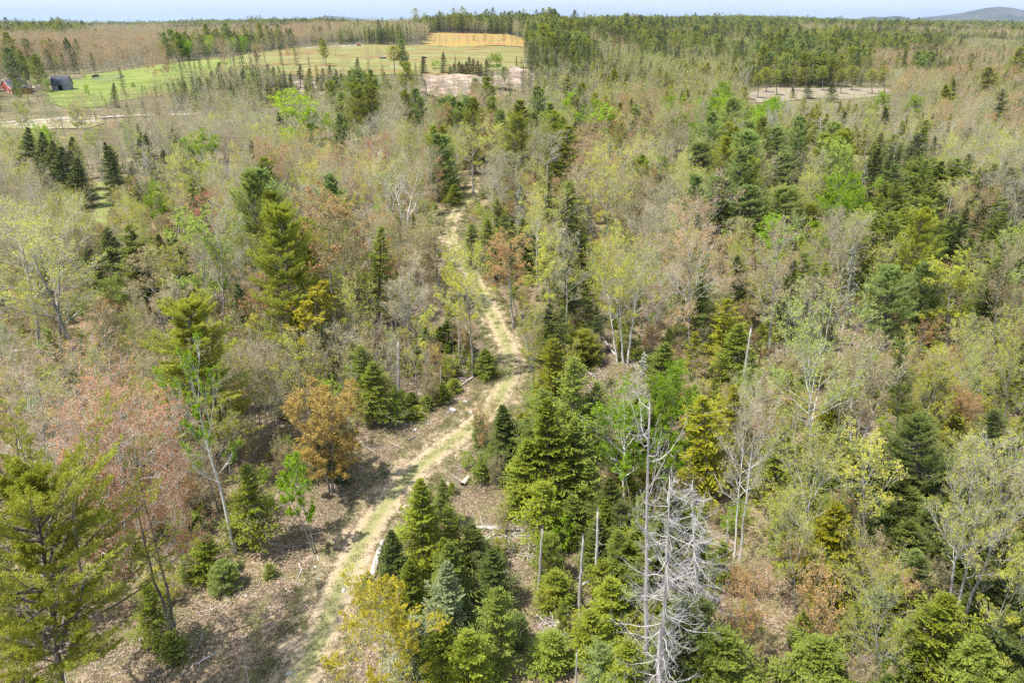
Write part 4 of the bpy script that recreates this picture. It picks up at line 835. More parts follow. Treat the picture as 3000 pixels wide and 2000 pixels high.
small_house(1355, 95.5, 7, 3.4, M_WHITE, 'small white shed between two white houses beyond the ochre field', .9)
small_house(1386, 96, 12, 2.6, M_WHITE, 'low white house beyond the right end of the ochre field')
small_house(2471, 62, 11, 5, M_WHITE, 'pale house alone on the far wooded skyline left of the mountain')
small_house(1190, 178, 14, 1.2, M_WHITE, 'low white slab roofed shed in the rough pasture right of the lone pine', .5)

# garden enclosure by the barn
M_FENCE = plain_mat('grey fence wood', (.40, .40, .40), (.28, .28, .28), 3)
gp = [ground_at(*p) for p in ((268, 237), (330, 239), (366, 227), (338, 226), (302, 227))]
gf_ = empty('garden_fence', (gp[0][0], gp[0][1], float(tz(*gp[0])))); tag(gf_, 'grey post and mesh fence round the garden plot on the green field', 'fence')
ox, oy = gp[0]; oz = float(tz(ox, oy))
for k in range(5):
    a_, c_ = gp[k], gp[(k + 1) % 5]; yw, ln = frame_between(a_, c_); n = max(2, int(ln / 2.4))
    for i in range(n):
        x = a_[0] + (c_[0] - a_[0]) * i / n; y = a_[1] + (c_[1] - a_[1]) * i / n; z = float(tz(x, y)) - oz
        b = Buf(); boxes(b, [(x - ox, y - oy, z + .75, .14, .14, 1.7, yw)]); part('post', b, gf_, [M_FENCE])
        b = Buf(); xm = x + (c_[0] - a_[0]) * .5 / n - ox; ym_ = y + (c_[1] - a_[1]) * .5 / n - oy
        boxes(b, [(xm, ym_, z + .35 + .3 * r_, ln / n - .2, .04, .10, yw) for r_ in range(4)]); part('mesh_panel', b, gf_, [M_FENCE])
def wagon(px, py, L_, label, cat, nm):
    x, y = ground_at(px, py); r = empty(nm, (x, y, float(tz(x, y)) + .2), (0, 0, .25)); tag(r, label, cat)
    b = Buf(); boxes(b, [(0, 0, .75, L_, 1.9, .7), (0, 0, 1.15, L_ * .96, 1.8, .12)]); part('body', b, r, [M_DARK])
    b = Buf(); boxes(b, [(L_ * .1, 0, 1.45, L_ * .5, 1.6, .5)]); part('cab', b, r, [M_WHITE if cat != 'trailer' else M_DARK])
    for sx_ in (-.32, .32):
        for sy_ in (-.85, .85):
            b = Buf(); P = np.array([[[sx_ * L_, sy_ - .1, .35], [sx_ * L_, sy_ + .1, .35]]]); tubes(b, P, np.array([[.36, .36]]), 10, 0, cap=True); part('wheel', b, r, [M_DARK])
wagon(281, 228, 4.2, 'dark flat trailer parked at the back edge of the green field', 'trailer', 'trailer')
wagon(1122, 174, 4.6, 'white topped dark vehicle parked in the rough pasture left of the lone pine', 'truck', 'truck')
wagon(1242, 173, 3.4, 'small white topped vehicle behind the trees of the rough pasture', 'car', 'car')
M_ORANGE = plain_mat('orange paint', (.6, .12, .04), (.5, .1, .03), 2)
x, y = ground_at(1053, 137); r = empty('tractor', (x, y, float(tz(x, y)) + .3), (0, 0, .3)); tag(r, 'small orange machine parked at the end of the gravel loop', 'tractor')
b = Buf(); boxes(b, [(0, 0, 1.0, 2.2, 1.0, .7), (-1.3, 0, 1.6, 1.0, 1.2, 1.3)]); part('body', b, r, [M_ORANGE])
for sx_, rr_ in ((.8, .4), (-1.1, .65)):
    for sy_ in (-.7, .7):
        b = Buf(); tubes(b, np.array([[[sx_, sy_ - .12, rr_], [sx_, sy_ + .12, rr_]]]), np.array([[rr_, rr_]]), 12, 0, cap=True); part('wheel', b, r, [M_DARK])
x, y = ground_at(1547, 100); r = empty('utility_pole', (x, y, float(tz(x, y)))); tag(r, 'pale utility pole rising from the trees right of the ochre field', 'pole')
b = Buf(); tubes(b, np.array([[[0, 0, 0], [0, 0, 13.]]]), np.array([[.2, .14]]), 8, 0, cap=True); part('pole_shaft', b, r, [MT['twig_pale']]); b = Buf(); boxes(b, [(0, 0, 12.2, 2.2, .15, .15)]); part('crossarm', b, r, [MT['twig']])

# ------------------------------------------------------------------ rocks
def rock_mesh(name, mat, seed):
    rng = np.random.default_rng(seed); nu, nv = 12, 7
    u = np.arange(nu) / nu * 2 * PI; v = (np.arange(nv) + .5) / nv * PI
    Uu, Vv = np.meshgrid(u, v, indexing='ij'); D = np.stack([np.cos(Uu) * np.sin(Vv), np.sin(Uu) * np.sin(Vv), np.cos(Vv)], -1)
    pl = nrm(rng.normal(0, 1, (9, 3))); off = rng.uniform(.55, .9, 9); dd = np.einsum('ijk,lk->ijl', D, pl); r = np.min(np.where(dd > .05, off / np.maximum(dd, .05), 9), -1); r = np.minimum(r, 1.05)
    V = (D * r[..., None]).reshape(-1, 3); i = np.arange(nu)[:, None]; j = np.arange(nv - 1)[None]; i2 = (i + 1) % nu
    F = np.stack(np.broadcast_arrays(i * nv + j, i * nv + j + 1, i2 * nv + j + 1, i2 * nv + j), -1).reshape(-1, 4)
    b = Buf(); b.add(V, F, 0); b.add(V.reshape(nu, nv, 3)[:, 0], [list(range(nu))], 0); return b.mesh(name, [mat])
ROCKS = [rock_mesh('granite_rock', M_STONE, s) for s in range(4)]; SROCKS = [rock_mesh('tan_rock', M_SANDST, s + 20) for s in range(3)]
def rock(px, py, wpx, label, group=None, tan=False, flat=.45):
    x, y = ground_at(px, py); dep = y * CP + (CAM_H - float(tz(x, y))) * SP; r = wpx * dep / FPX / 2
    o = link('boulder', (SROCKS if tan else ROCKS)[RNG.integers(0, 3)]); o.location = (x, y, float(tz(x, y)) + r * flat * .35); o.scale = (r, r * RNG.uniform(.6, .9), r * flat); o.rotation_euler = (RNG.normal(0, .1), RNG.normal(0, .1), RNG.uniform(0, 6))
    tag(o, label, 'boulder', group or 'boulders and loose rocks')
for a in [(1325, 1203, 30, 'flat pale boulder left of the track bend, leftmost and widest of three'), (1364, 1177, 17, 'small pale boulder left of the track bend, farthest of three'), (1382, 1209, 19, 'small pale boulder nearest the track edge at the bend'),
          (1217, 1260, 15, 'small grey rock on the leaf litter below the sapling thicket'), (1492, 1156, 8, 'small white rock on the grass in the middle of the bend'), (1729, 1158, 12, 'small rock among slash left of the lichened dead spruce'),
          (930, 1696, 16, 'flat white stone lying in the left rut low in the picture'), (1008, 1730, 24, 'long white stone between the ruts near the golden tree'), (1170, 1388, 16, 'pale stone at the left edge of the upper track'),
          (1195, 1367, 8, 'little pale stone beside the upper left rut'), (1273, 1390, 12, 'flat tan stone in the right rut of the upper track'), (1168, 1500, 12, 'small brown stone at the right rut beside the pointed spruce'), (1050, 1600, 9, 'little stone on the grass strip between the ruts'),
          (845, 1972, 26, 'flat grey stone in the left rut at the bottom of the frame'), (860, 1830, 12, 'small pale stone in the shade beside the left rut'), (925, 1660, 18, 'white split stone at the foot of the leaning lime saplings'),
          (1322, 1422, 26, 'pale boulder under the logs right of the track'), (343, 1733, 16, 'white lichened boulder under the right tip of the big foreground pine'), (565, 1575, 14, 'pale stone in leaf litter beyond the small firs'), (720, 1745, 12, 'pale stone in the tree shadow left of the track'), (1298, 660, 9, 'pale stone at the left side of the upper clearing'),
          (790, 1778, 9, 'white stone chip, farther of two in the shadow left of the track'), (868, 1832, 10, 'white stone chip, nearer of two in the shadow left of the track')]: rock(*a)
for i, (px, py, w_) in enumerate([(1527, 174, 5), (1536, 178, 7), (1545, 182, 8), (1532, 186, 5), (1541, 172, 5), (1516, 181, 5), (1549, 176, 5), (1538, 190, 4)]): rock(px, py, w_, 'pale boulder in the cluster of boulders at the right end of the rough pasture', 'pale boulders at the right end of the pasture', False, .7)
for i, (px, py, w_) in enumerate([(1352, 222, 7), (1360, 220, 6), (1368, 222, 6), (1376, 223, 5), (1392, 222, 5), (1272, 223, 6), (1434, 224, 5)]): rock(px, py, w_, 'pale boulder on the top edge of the sand bank', 'boulders along the top of the sand bank', False, .7)
for i, (px, py, w_) in enumerate([(888, 186, 8), (897, 184, 7), (905, 187, 5), (1160, 199, 12), (1148, 197, 9), (1172, 201, 9), (1020, 198, 6), (1035, 196, 5), (984, 213, 7), (1012, 150, 5)]): rock(px, py, w_, 'grey boulder pushed into a low heap on the rough pasture', 'boulder heaps on the rough pasture', False, .5)
for i in range(26):
    q = RNG.normal(0, 1, 2); rock(172 + 14 * q[0], 366 + 5 * q[1], RNG.uniform(4, 9), 'tan rock in the rubble heap beside the gravel clearing', 'tan rocks of the rubble heap', True, .6)
for i in range(14):
    q = RNG.normal(0, 1, 2); rock(240 + 10 * q[0], 271 + 1.6 * q[1], RNG.uniform(3, 6), 'pale lump in the brush and stone pile on the green field', 'brush and stone pile on the green field', True, .6)
# gravel mound
x, y = ground_at(80, 364); rng = np.random.default_rng(4); b = Buf(); n = 24; k = 9; A, Rr = np.meshgrid(np.arange(n) / n * 2 * PI, np.linspace(0, 1, k), indexing='ij')
Hh = 1.9 * (1 - Rr) ** 1.1 * (1 + .15 * np.sin(3 * A)); V = np.stack([np.cos(A) * Rr * 4.6, np.sin(A) * Rr * 3, Hh + rng.normal(0, .05, A.shape)], -1).reshape(-1, 3)
i = np.arange(n)[:, None]; j = np.arange(k - 1)[None]; F = np.stack(np.broadcast_arrays(i * k + j, i * k + j + 1, ((i + 1) % n) * k + j + 1, ((i + 1) % n) * k + j), -1).reshape(-1, 4); b.add(V, F, 0, None, True)
o = link('gravel_mound', b.mesh('gravel_mound', [plain_mat('mound gravel', (.52, .47, .40), (.36, .32, .27), 2)])); o.location = (x, y, float(tz(x, y))); tag(o, 'pale mound of gravel at the left end of the dirt clearing', 'gravel mound')

# ------------------------------------------------------------------ trees picked out one by one
# (kind, form, top x, top y, base x, base y or None, width in px or None, height if the base is hidden, options, label)
H_ = []
def T(kind, f, tx, ty, bx, by, w=None, h=None, label='', **kw): H_.append((kind, f, tx, ty, bx, by, w, h, label, kw))
# nearest, left
T('P', 'pine_big', 64, 1360, 190, 2110, 430, None, 'big two topped white pine filling the lower left corner', leaf='pine_y', rotz=.3)
T('O', 'maple_twin', 330, 1215, 522, 1905, 400, None, 'twin stemmed russet maple standing in leaf litter right of the big corner pine', leaf='coral', bark='dark_bark', rotz=2.2)
T('O', 'maple_wide', 90, 1092, 150, 1500, 330, None, 'orange leafed maple at the left edge above the big corner pine', leaf='oran')
T('O', 'maple_wide', 345, 1150, 365, 1600, 330, None, 'coral budding maple just beyond the twin stemmed maple', leaf='coral')
T('P', 'pine_big2', 536, 885, 612, 1335, 280, None, 'dense dark white pine behind the leaning white birch', leaf='pine')
T('P', 'pine_big2', 817, 606, 886, 1080, 215, None, 'tall full white pine left of centre, tallest of the left side', leaf='pine')
T('P', 'pine_b', 730, 504, 770, 905, 150, None, 'white pine just beyond and left of the tall full white pine', leaf='pine_soft')
T('P', 'pine_b', 790, 560, 800, 960, 120, None, 'white pine touching the back of the tall full white pine')
T('L', 'birch_lean', 560, 1112, 690, 1616, 130, None, 'leaning white birch with broken top and tufts of lime leaves', bark='birch_bark', rotz=1.0)
T('S', 'fir_c', 715, 1363, 752, 1609, 120, None, 'small bright fir beside the foot of the leaning white birch', leaf='fir')
T('F', 'fir_b', 595, 1563, 600, 1690, 90, None, 'bushy low fir in the litter left of the small bright fir')
T('F', 'pine_young', 650, 1652, 655, 1722, 72, None, 'round little pine nearest the open litter')
T('F', 'pine_young', 553, 1631, 560, 1692, 60, None, 'small soft pine left of the round little pine')
T('F', 'fir_young', 787, 1652, 790, 1690, 38, None, 'tiny green fir alone near the left rut')
T('S', 'fir_c', 425, 1715, 465, 1905, 95, None, 'thin shaded fir behind the twin stemmed maple trunk', leaf='fir')
T('O', 'shrub_gold', 951, 1185, 970, 1440, 235, None, 'golden brown bushy multi stemmed shrub left of the track', leaf='gold')
T('L', 'birch_b', 834, 1346, 925, 1620, 95, None, 'slim lime green birch leaning over the left verge', bark='grey_bark')
T('L', 'sapling_b', 880, 1400, 915, 1560, 50, None, 'thin lime sapling just behind the slim leaning birch')
T('Y', 'birch_b', 901, 850, 925, 1113, 165, None, 'small yellow leafed maple in front of the tall full white pine', leaf='yell', bark='grey_bark', twig='twig_pale')
T('Y', 'bare_b', 85, 700, 251, 1131, 260, None, 'leaning hazy yellow hardwood with dark trunk near the left edge', leaf='ygre')
T('Y', 'bare_b', 160, 660, 183, 1122, 180, None, 'thin trunked yellow hardwood close behind the leaning yellow one', leaf='ygre')
T('Y', 'bare_b', 50, 640, 123, 881 + 160, 190, None, 'slender grey trunk hardwood at the far left, leaning left', leaf='ygre')
T('O', 'tall_a', 446, 760, 482, 973, 130, None, 'crooked thin maple with tan buds left of the dark pine', leaf='brown')
T('L', 'birch_a', 595, 690, 616, 1000, 150, None, 'pale lime aspen left of the tall full white pine', leaf='pale', bark='grey_bark')
T('B', 'bare_b', 638, 660, 667, 1028, 120, None, 'tall grey hardwood right behind the pale lime aspen')
T('S', 'spruce_b', 306, 668, 352, 865, 110, None, 'dark ragged spruce with bare trunks left of the litter slope', leaf='spruce')
T('S', 'spruce_b', 250, 720, 290, 900, 80, None, 'smaller dark spruce just left of the dark ragged spruce', leaf='spruce')
T('L', 'aspen_dense', 335, 850, 345, 955, 85, None, 'low lime green bush tree below the dark ragged spruce', leaf='pale')
T('L', 'aspen_dense', 457, 570, 462, 670, 62, None, 'small dense round lime tree in front of the grey crowns')
T('L', 'birch_a', 591, 421, 610, 566, 108, None, 'bright lime birch with forked white trunk, upper left')
T('L', 'birch_a', 855, 310, 887, 485, 112, None, 'large bright lime aspen with bare pale trunk, upper left of centre')
T('L', 'birch_a', 935, 361, 945, 480, 75, None, 'second lime aspen touching the large bright one on its right')
T('S', 'spruce_b', 697, 830, 722, 1050, 55, None, 'thin dark spruce between the two big left pines')
T('O', 'tall_a', 960, 600, 985, 1000, 170, None, 'tan leafed maple with bare stems right of the tall full white pine', leaf='oran')
T('O', 'tall_a', 1010, 640, 1020, 1000, 140, None, 'tan budding maple left of the narrow bright spruce', leaf='brown')
T('S', 'spruce_b', 1115, 662, 1110, 950, 68, None, 'narrow bright spruce column left of the winding track', leaf='fir')
T('B', 'white_bare', 1150, 510, 1186, 690, 250, None, 'wide bare tree with pale forking limbs above the narrow spruce')
T('R' if False else 'O', 'round_a', 1111, 436, 1115, 560, 88, None, 'deep red budding maple, the reddest crown of the picture', leaf='red')
T('B', 'bare_b', 1191, 800, 1202, 1037, 110, None, 'tall thin bare tree with grey trunk left of the track')
T('B', 'bare_b', 1155, 840, 1165, 1030, 90, None, 'bare lichened tree beside the splintered pole')
T('Y', 'tall_b', 1370, 786, 1385, 1105, 120, None, 'thin yellow budding tree on the left verge of the bend')
T('Y', 'tall_b', 1340, 800, 1349, 1071, 100, None, 'second thin budding tree on the left verge of the bend')
T('O', 'tall_a', 1268, 662, 1290, 905, 150, None, 'bare orange tinged maple where the track narrows', leaf='brown')
T('F', 'fir_b', 1420, 1022, 1428, 1104, 72, None, 'low dark fir bush on the left verge of the bend')
T('F', 'fir_b', 1310, 940, 1315, 1020, 80, None, 'broad low fir in the opening left of the bend')
T('S', 'fir_c', 1055, 1015, 1062, 1215, 90, None, 'dark green fir, left of a pair inside the pole thicket', leaf='fir')
T('S', 'fir_c', 1028, 1000, 1030, 1150, 60, None, 'slim fir, right behind the pair inside the pole thicket')
T('S', 'fir_c', 1090, 1060, 1098, 1245, 100, None, 'broad green fir, right of a pair inside the pole thicket', leaf='fir')
for px, py, h in ((1160, 1130, 3), (1205, 1150, 2.6), (1250, 1160, 2.5), (1300, 1130, 2.6), (1215, 1190, 2.2), (1330, 1110, 3)): T('F', 'fir_young', px, py, px, py + 38, 60, None, '')
T('L', 'shrub_lime', 1165, 1170, 1170, 1235, 55, None, 'lime leafed shrub at the near edge of the pole thicket')
# upper middle
T('P', 'pine_a', 1038, 240, 1048, 425, 75, None, 'bright full white pine, left of the touching pair beyond the thicket', leaf='pine')
T('P', 'pine_a', 1090, 246, 1085, 415, 80, None, 'bright full white pine, right of the touching pair', leaf='pine')
T('P', 'pine_umbrella', 1151, 138, 1157, 226, 48, None, 'lone umbrella topped pine standing on the rough pasture edge')
T('P', 'pine_c', 1193, 181, 1190, 300, 60, None, 'open tiered pine between the lone pine and the sand bank')
T('P', 'pine_c', 1230, 285, 1230, 400, 44, None, 'narrow soft pine below the sand bank, left part', leaf='pine_soft')
T('S', 'spruce_old', 1663, 213, 1659, 320, 62, None, 'dark ragged old spruce alone above the middle woods', leaf='pine')
T('P', 'pine_a', 1515, 332, 1502, 549, 98, None, 'full dark white pine beyond the end of the track')
T('P', 'pine_b', 1668, 370, 1651, 536, 98, None, 'white pine right of the full dark one beyond the track')
T('P', 'pine_a', 1868, 306, 1860, 430, 68, None, 'grey green pine above the russet crown, centre right', leaf='pine_soft')
T('P', 'pine_b', 1560, 330, 1560, 440, 70, None, 'flat topped pine behind the bright lime tree', leaf='pine_soft')
T('L', 'birch_a', 1766, 334, 1790, 440, 62, None, 'vivid lime birch with bare white limbs, centre right')
T('L', 'birch_a', 1702, 340, 1712, 430, 55, None, 'lime birch left of the vivid lime birch')
T('H', 'hemlock_b', 1817, 398, 1812, 500, 62, None, 'olive hemlock between vivid birch and russet crown')
T('Y', 'tall_b', 1379, 396, 1387, 566, 100, None, 'slender yellow tree, left of the pair at the end of the track')
T('Y', 'tall_b', 1447, 391, 1442, 540, 100, None, 'slender yellow tree, right of the pair at the end of the track')
T('S', 'fir_b', 1332, 540, 1332, 602, 66, None, 'dense bright green bush conifer at the left of the upper clearing', leaf='fir')
T('B', 'bare_b', 1612, 404, 1600, 553, 90, None, 'white trunked bare tree right of the full dark pine')
T('O', 'round_a', 1723, 442, 1715, 600, 108, None, 'tan russet maple beyond the big hazy yellow crown', leaf='oran')
T('O', 'round_a', 1936, 349, 1931, 510, 115, None, 'russet tan bare crown below the grey green pine', leaf='brown')
T('Y', 'round_b', 1787, 502, 1780, 720, 150, None, 'broad hazy yellow green crown right of the track end', leaf='ygre')
T('O', 'round_a', 1850, 580, 1850, 770, 130, None, 'broad tan crown in front of the hazy yellow one', leaf='brown')
T('D', 'snag_spruce', 1523, 532, 1520, 680, 55, None, 'lichened dead spruce above the track, left of the pair')
T('D', 'snag_spruce', 1723, 587, 1722, 700, 48, None, 'pale lichened dead spruce left of the tan crown')
T('S', 'spruce_b', 1604, 536, 1602, 690, 48, None, 'narrow dark spruce between the two lichened dead ones')
T('S', 'spruce_a', 1532, 640, 1535, 800, 60, None, 'pointed dark spruce over the track, right side', leaf='spruce')
for px, py in ((1380, 655), (1430, 640), (1480, 628), (1450, 690), (1560, 660), (1500, 700)): T('S', 'fir_c', px, py, px, py + 130, 62, None, '', leaf='fir')
T('O', 'tall_a', 1497, 705, 1503, 960, 120, None, 'rust brown twin trunk maple right of the track', leaf='oran')
T('O', 'tall_a', 1470, 730, 1520, 950, 90, None, 'rust leafed slim maple touching the rust brown twin', leaf='oran')
T('Y', 'tall_b', 1608, 743, 1606, 982, 115, None, 'yellow leafed twin trunk maple right of the rust maple', leaf='ygre', twig='twig_tan')
T('B', 'bare_b', 1663, 714, 1659, 1007, 105, None, 'straight bare tree with pale twigs right of the yellow maple', bark='grey_bark', twig='twig_pale')
T('Y', 'tall_b', 1872, 773, 1840, 1062, 120, None, 'straight white stemmed tree, rightmost of the birch clump', bark='birch_bark')
T('Y', 'tall_b', 1803, 743, 1827, 1065, 100, None, 'white stemmed tree in the middle of the birch clump', bark='birch_bark')
T('Y', 'tall_b', 1770, 760, 1808, 1060, 90, None, 'white stemmed tree at the left of the birch clump', bark='birch_bark')
T('O', 'maple_wide', 2029, 671, 2021, 1045, 245, None, 'wide russet maple with pale spreading limbs, centre right', leaf='oran', bark='grey_bark')
T('D', 'snag_spruce', 1889, 1028, 1863, 1230, 75, None, 'pale lichened dead spruce standing in the slash clearing')
T('D', 'snag_spruce', 2502, 714, 2470, 965, 62, None, 'tall pale lichened dead spruce, right side')
T('D', 'snag_spruce', 2536, 476, 2533, 580, 36, None, 'small grey dead spruce beside the lime dome')
T('D', 'snag_spruce', 538, 478, 540, 560, 28, None, 'small pale dead spruce left of the forked lime birch')
T('D', 'snag_forked', 2396, 340, 2406, 430, 90, None, 'gnarled bare white tree in the upper right woods')
T('D', 'snag_forked', 2451, 298, 2450, 390, 36, None, 'bleached upright dead tree behind the gnarled white one')
T('B', 'white_bare', 2179, 205, 2170, 281, 46, None, 'white forked bare tree at the left of the pine clearing')
for i, (px, py, q) in enumerate(((2221, 217, 'leftmost'), (2245, 200, 'second from the left'), (2276, 208, 'third from the left'), (2323, 195, 'fourth from the left'), (2360, 200, 'fifth from the left'), (2410, 195, 'sixth from the left'), (2464, 204, 'seventh from the left'), (2495, 194, 'eighth from the left'), (2555, 205, 'ninth from the left'), (2591, 204, 'rightmost'))):
    T('P', 'pine_umbrella', px, py, px, py + 72, 40, None, 'umbrella pine with bare trunk in the upper right clearing, ' + q, leaf='pine')
T('S', 'spruce_a', 2368, 230, 2366, 289, 26, None, 'dark narrow spruce in front of the umbrella pines, left')
T('S', 'spruce_c', 2438, 240, 2436, 300, 44, None, 'broad dark spruce in front of the umbrella pines, right')
T('S', 'spruce_a', 2323, 255, 2323, 290, 16, None, 'small dark spruce left of the narrow one by the clearing')
T('L', 'aspen_dense', 2208, 321, 2208, 352, 32, None, 'tiny vivid lime tree below the pine clearing')
T('L', 'aspen_dense', 2587, 289, 2587, 340, 52, None, 'lime crown, left of the pair in the upper right woods')
T('L', 'aspen_dense', 2680, 298, 2680, 345, 56, None, 'lime crown, right of the pair in the upper right woods')
T('S', 'spruce_a', 2595, 315, 2590, 396, 46, None, 'dark pointed spruce below the left lime crown')
T('S', 'spruce_c', 2476, 327, 2476, 395, 48, None, 'dark broad spruce right of the gnarled white tree')
T('H', 'hemlock_a', 2506, 366, 2506, 450, 46, None, 'yellow olive cedar below the dark broad spruce')
T('S', 'spruce_a', 2791, 221, 2790, 300, 30, None, 'olive spruce tip at the upper right, farther of two', leaf='hemlock')
T('H', 'hemlock_a', 2770, 247, 2765, 330, 60, None, 'olive broad conifer at the upper right, nearer of two')
T('S', 'spruce_old', 2936, 262, 2908, 402, 96, None, 'big dark tiered spruce standing over the woods at the right edge', leaf='spruce')
T('P', 'pine_c', 2893, 195, 2893, 300, 80, None, 'open pine behind the big dark tiered spruce')
T('P', 'pine_c', 2991, 140, 2960, 262, 70, None, 'pine with bare pale trunks at the upper right edge')
T('Y', 'aspen_dense', 2455, 474, 2455, 640, 108, None, 'smooth domed yellow lime crown, right of centre', leaf='pale')
T('P', 'pine_d', 2047, 421, 2040, 560, 100, None, 'soft green pine, top of the pine group right of centre', leaf='pine_soft')
T('P', 'pine_d', 2110, 520, 2110, 700, 130, None, 'broad soft pine, left of the front row of the pine group', leaf='pine_soft')
T('P', 'pine_d', 2190, 545, 2190, 720, 120, None, 'broad soft pine in the middle of the front row of the pine group', leaf='pine_soft')
T('P', 'pine_d', 2300, 550, 2296, 725, 130, None, 'broad soft pine, right of the front row of the pine group', leaf='pine_soft')
T('P', 'pine_d', 2293, 451, 2290, 580, 90, None, 'soft pine behind the front row, right', leaf='pine_soft')
T('P', 'pine_d', 2276, 374, 2272, 490, 80, None, 'pale olive pine, farthest of the pine group', leaf='pine_soft')
T('P', 'pine_d', 2370, 600, 2366, 740, 80, None, 'soft pine at the right end of the pine group', leaf='pine')
for px, py, w_ in ((2413, 459, 46), (2485, 540, 40), (2561, 502, 40), (2659, 349, 30), (2757, 570, 56), (2787, 560, 60), (2885, 587, 40), (2953, 591, 60), (2719, 408, 40), (2608, 476, 40), (2640, 430, 40), (2690, 440, 44), (2740, 400, 40), (2560, 640, 60), (2620, 620, 50), (2680, 660, 60), (2750, 690, 60), (2800, 650, 50), (2850, 700, 60), (2530, 690, 50), (2760, 770, 60), (2880, 690, 55), (2945, 720, 60), (2590, 735, 60)):
    T('S', RNG.choice(['spruce_a', 'spruce_b', 'fir_c']), px, py, px - 4, None, w_, RNG.uniform(10, 13), '', leaf='spruce' if py < 600 else 'fir')
# right middle
T('P', 'pine_d', 2608, 778, 2596, 1050, 135, None, 'round green pine, left of the pair in the right woods', leaf='pine_soft')
T('P', 'pine_d', 2714, 773, 2700, 1020, 95, None, 'round green pine, right of the pair in the right woods', leaf='pine_soft')
T('Y', 'birch_a', 2787, 799, 2776, 1035, 118, None, 'yellow birch in front of dark firs at the right', leaf='ygre', bark='grey_bark', twig='twig_pale')
T('O', 'round_a', 2927, 786, 2905, 1060, 135, None, 'tan russet hardwood at the right edge, middle height', leaf='brown')
T('Y', 'tall_b', 2272, 735, 2251, 1071, 140, None, 'slender budding hardwood right of the wide russet maple', leaf='brown')
T('Y', 'vase_b', 2378, 829, 2349, 1037, 120, None, 'forking tan budding tree left of the tall lichened dead spruce', leaf='brown')
T('H', 'hemlock_b', 2132, 875, 2112, 1085, 80, None, 'olive cedar beside the leaning pale pole, left', leaf='hemlock')
T('S', 'fir_b', 2166, 950, 2158, 1120, 100, None, 'green fir beside the leaning pale pole, right', leaf='fir')
T('Y', 'round_b', 2383, 1007, 2383, 1390, 235, None, 'wide lime yellow birch with pale trunk, right of centre', leaf='pale', bark='birch_bark', twig='twig_pale')
T('O', 'vase_b', 2553, 1033, 2490, 1380, 170, None, 'many stemmed pale birch with orange and yellow buds', leaf='brown', bark='birch_bark')
T('Y', 'vase_b', 2500, 1050, 2450, 1350, 120, None, 'pale stemmed budding tree between the lime birch and the orange one', leaf='ygre', bark='birch_bark')
T('P', 'pine_c', 2642, 994, 2630, 1320, 90, None, 'narrow light green pine in the right woods', leaf='pine_soft')
T('Y', 'vase_b', 2731, 1037, 2680, 1300, 150, None, 'grey limbed hardwood with yellow buds right of the narrow pine', leaf='ygre')
T('Y', 'round_b', 2957, 1041, 2940, 1360, 150, None, 'yellow green hardwood at the right edge below the firs', leaf='ygre')
T('P', 'pine_d', 2697, 1215, 2690, 1500, 150, None, 'light fluffy pine behind the three pale trunks', leaf='pine_soft')
T('S', 'fir_c', 2914, 1194, 2890, 1480, 120, None, 'dark green fir at the right edge behind the pale trunks', leaf='spruce')
T('H', 'hemlock_b', 2064, 1160, 2075, 1450, 130, None, 'yellow olive cedar with bare pale limbs right of the gnarled snag', leaf='hemlock', bark='grey_bark')
T('H', 'hemlock_b', 2150, 1130, 2160, 1400, 110, None, 'second olive cedar, behind the yellow olive one', leaf='hemlock')
T('B', 'bare_b', 2217, 1215, 2166, 1648, 150, None, 'slim white stemmed bare tree, right of two above the litter gully', bark='birch_bark', leaf='brown')
T('B', 'bare_b', 2183, 1240, 2151, 1635, 120, None, 'slim white stemmed bare tree, left of two above the litter gully', bark='birch_bark', leaf='brown')
T('Y', 'round_b', 2374, 1385, 2350, 1690, 200, None, 'sprawling yellow green tree with white limbs behind the bright hemlock', leaf='ygre', bark='birch_bark', twig='twig_pale')
T('Y', 'round_b', 2306, 1530, 2330, 1780, 150, None, 'low yellow green tree left of the bright hemlock', leaf='ygre', bark='grey_bark')
T('Y', 'tall_b', 2540, 1330, 2530, 1640, 170, None, 'leaning yellow green hardwood right of the bright hemlock', leaf='ygre')
T('H', 'hemlock_a', 2455, 1478, 2430, 1765, 172, None, 'bright olive green hemlock cone in the lower right', leaf='hemlock')
T('F', 'fir_b', 2549, 1678, 2545, 1790, 66, None, 'blue green young spruce right of the bright hemlock', leaf='bluespruce')
T('Y', 'round_b', 2566, 1737, 2570, 2060, 185, None, 'thin yellow lime maple at the bottom edge, right', leaf='ygre', twig='twig_pale')
T('O', 'shrub_brown', 2404, 1737, 2400, 1900, 150, None, 'brown leafed shrub in front of the bright hemlock', leaf='oran')
T('O', 'shrub_brown', 2191, 1737, 2190, 1930, 130, None, 'brown budding shrub right of the two tall snags', leaf='oran')
T('O', 'shrub_brown', 2560, 1610, 2555, 1720, 110, None, 'tan budding shrub right of the hemlock top', leaf='brown')
T('S', 'fir_b', 2115, 1843, 2120, 2060, 175, None, 'pale green spruce at the bottom edge right of the snags', leaf='fir')
T('S', 'fir_b', 2404, 1869, 2400, 2050, 190, None, 'green fir at the bottom edge below the brown shrub', leaf='fir')
T('S', 'hemlock_a', 2872, 1865, 2850, 2080, 175, None, 'dark green fir at the bottom right under the leaning trunk', leaf='fir')
T('Y', 'bare_b', 2868, 1345, 2753, 1885, 190, None, 'pale trunked hardwood, left of three standing close at the right', leaf='ygre', bark='grey_bark', twig='twig_pale', topk=1)
T('Y', 'bare_b', 2905, 1375, 2775, 1900, 170, None, 'pale trunked hardwood, middle of three standing close at the right', leaf='ygre', bark='grey_bark', twig='twig_pale')
T('Y', 'bare_b', 2985, 1400, 2800, 1870, 190, None, 'pale trunked hardwood, right of three standing close at the right', leaf='ygre', bark='grey_bark', twig='twig_pale')
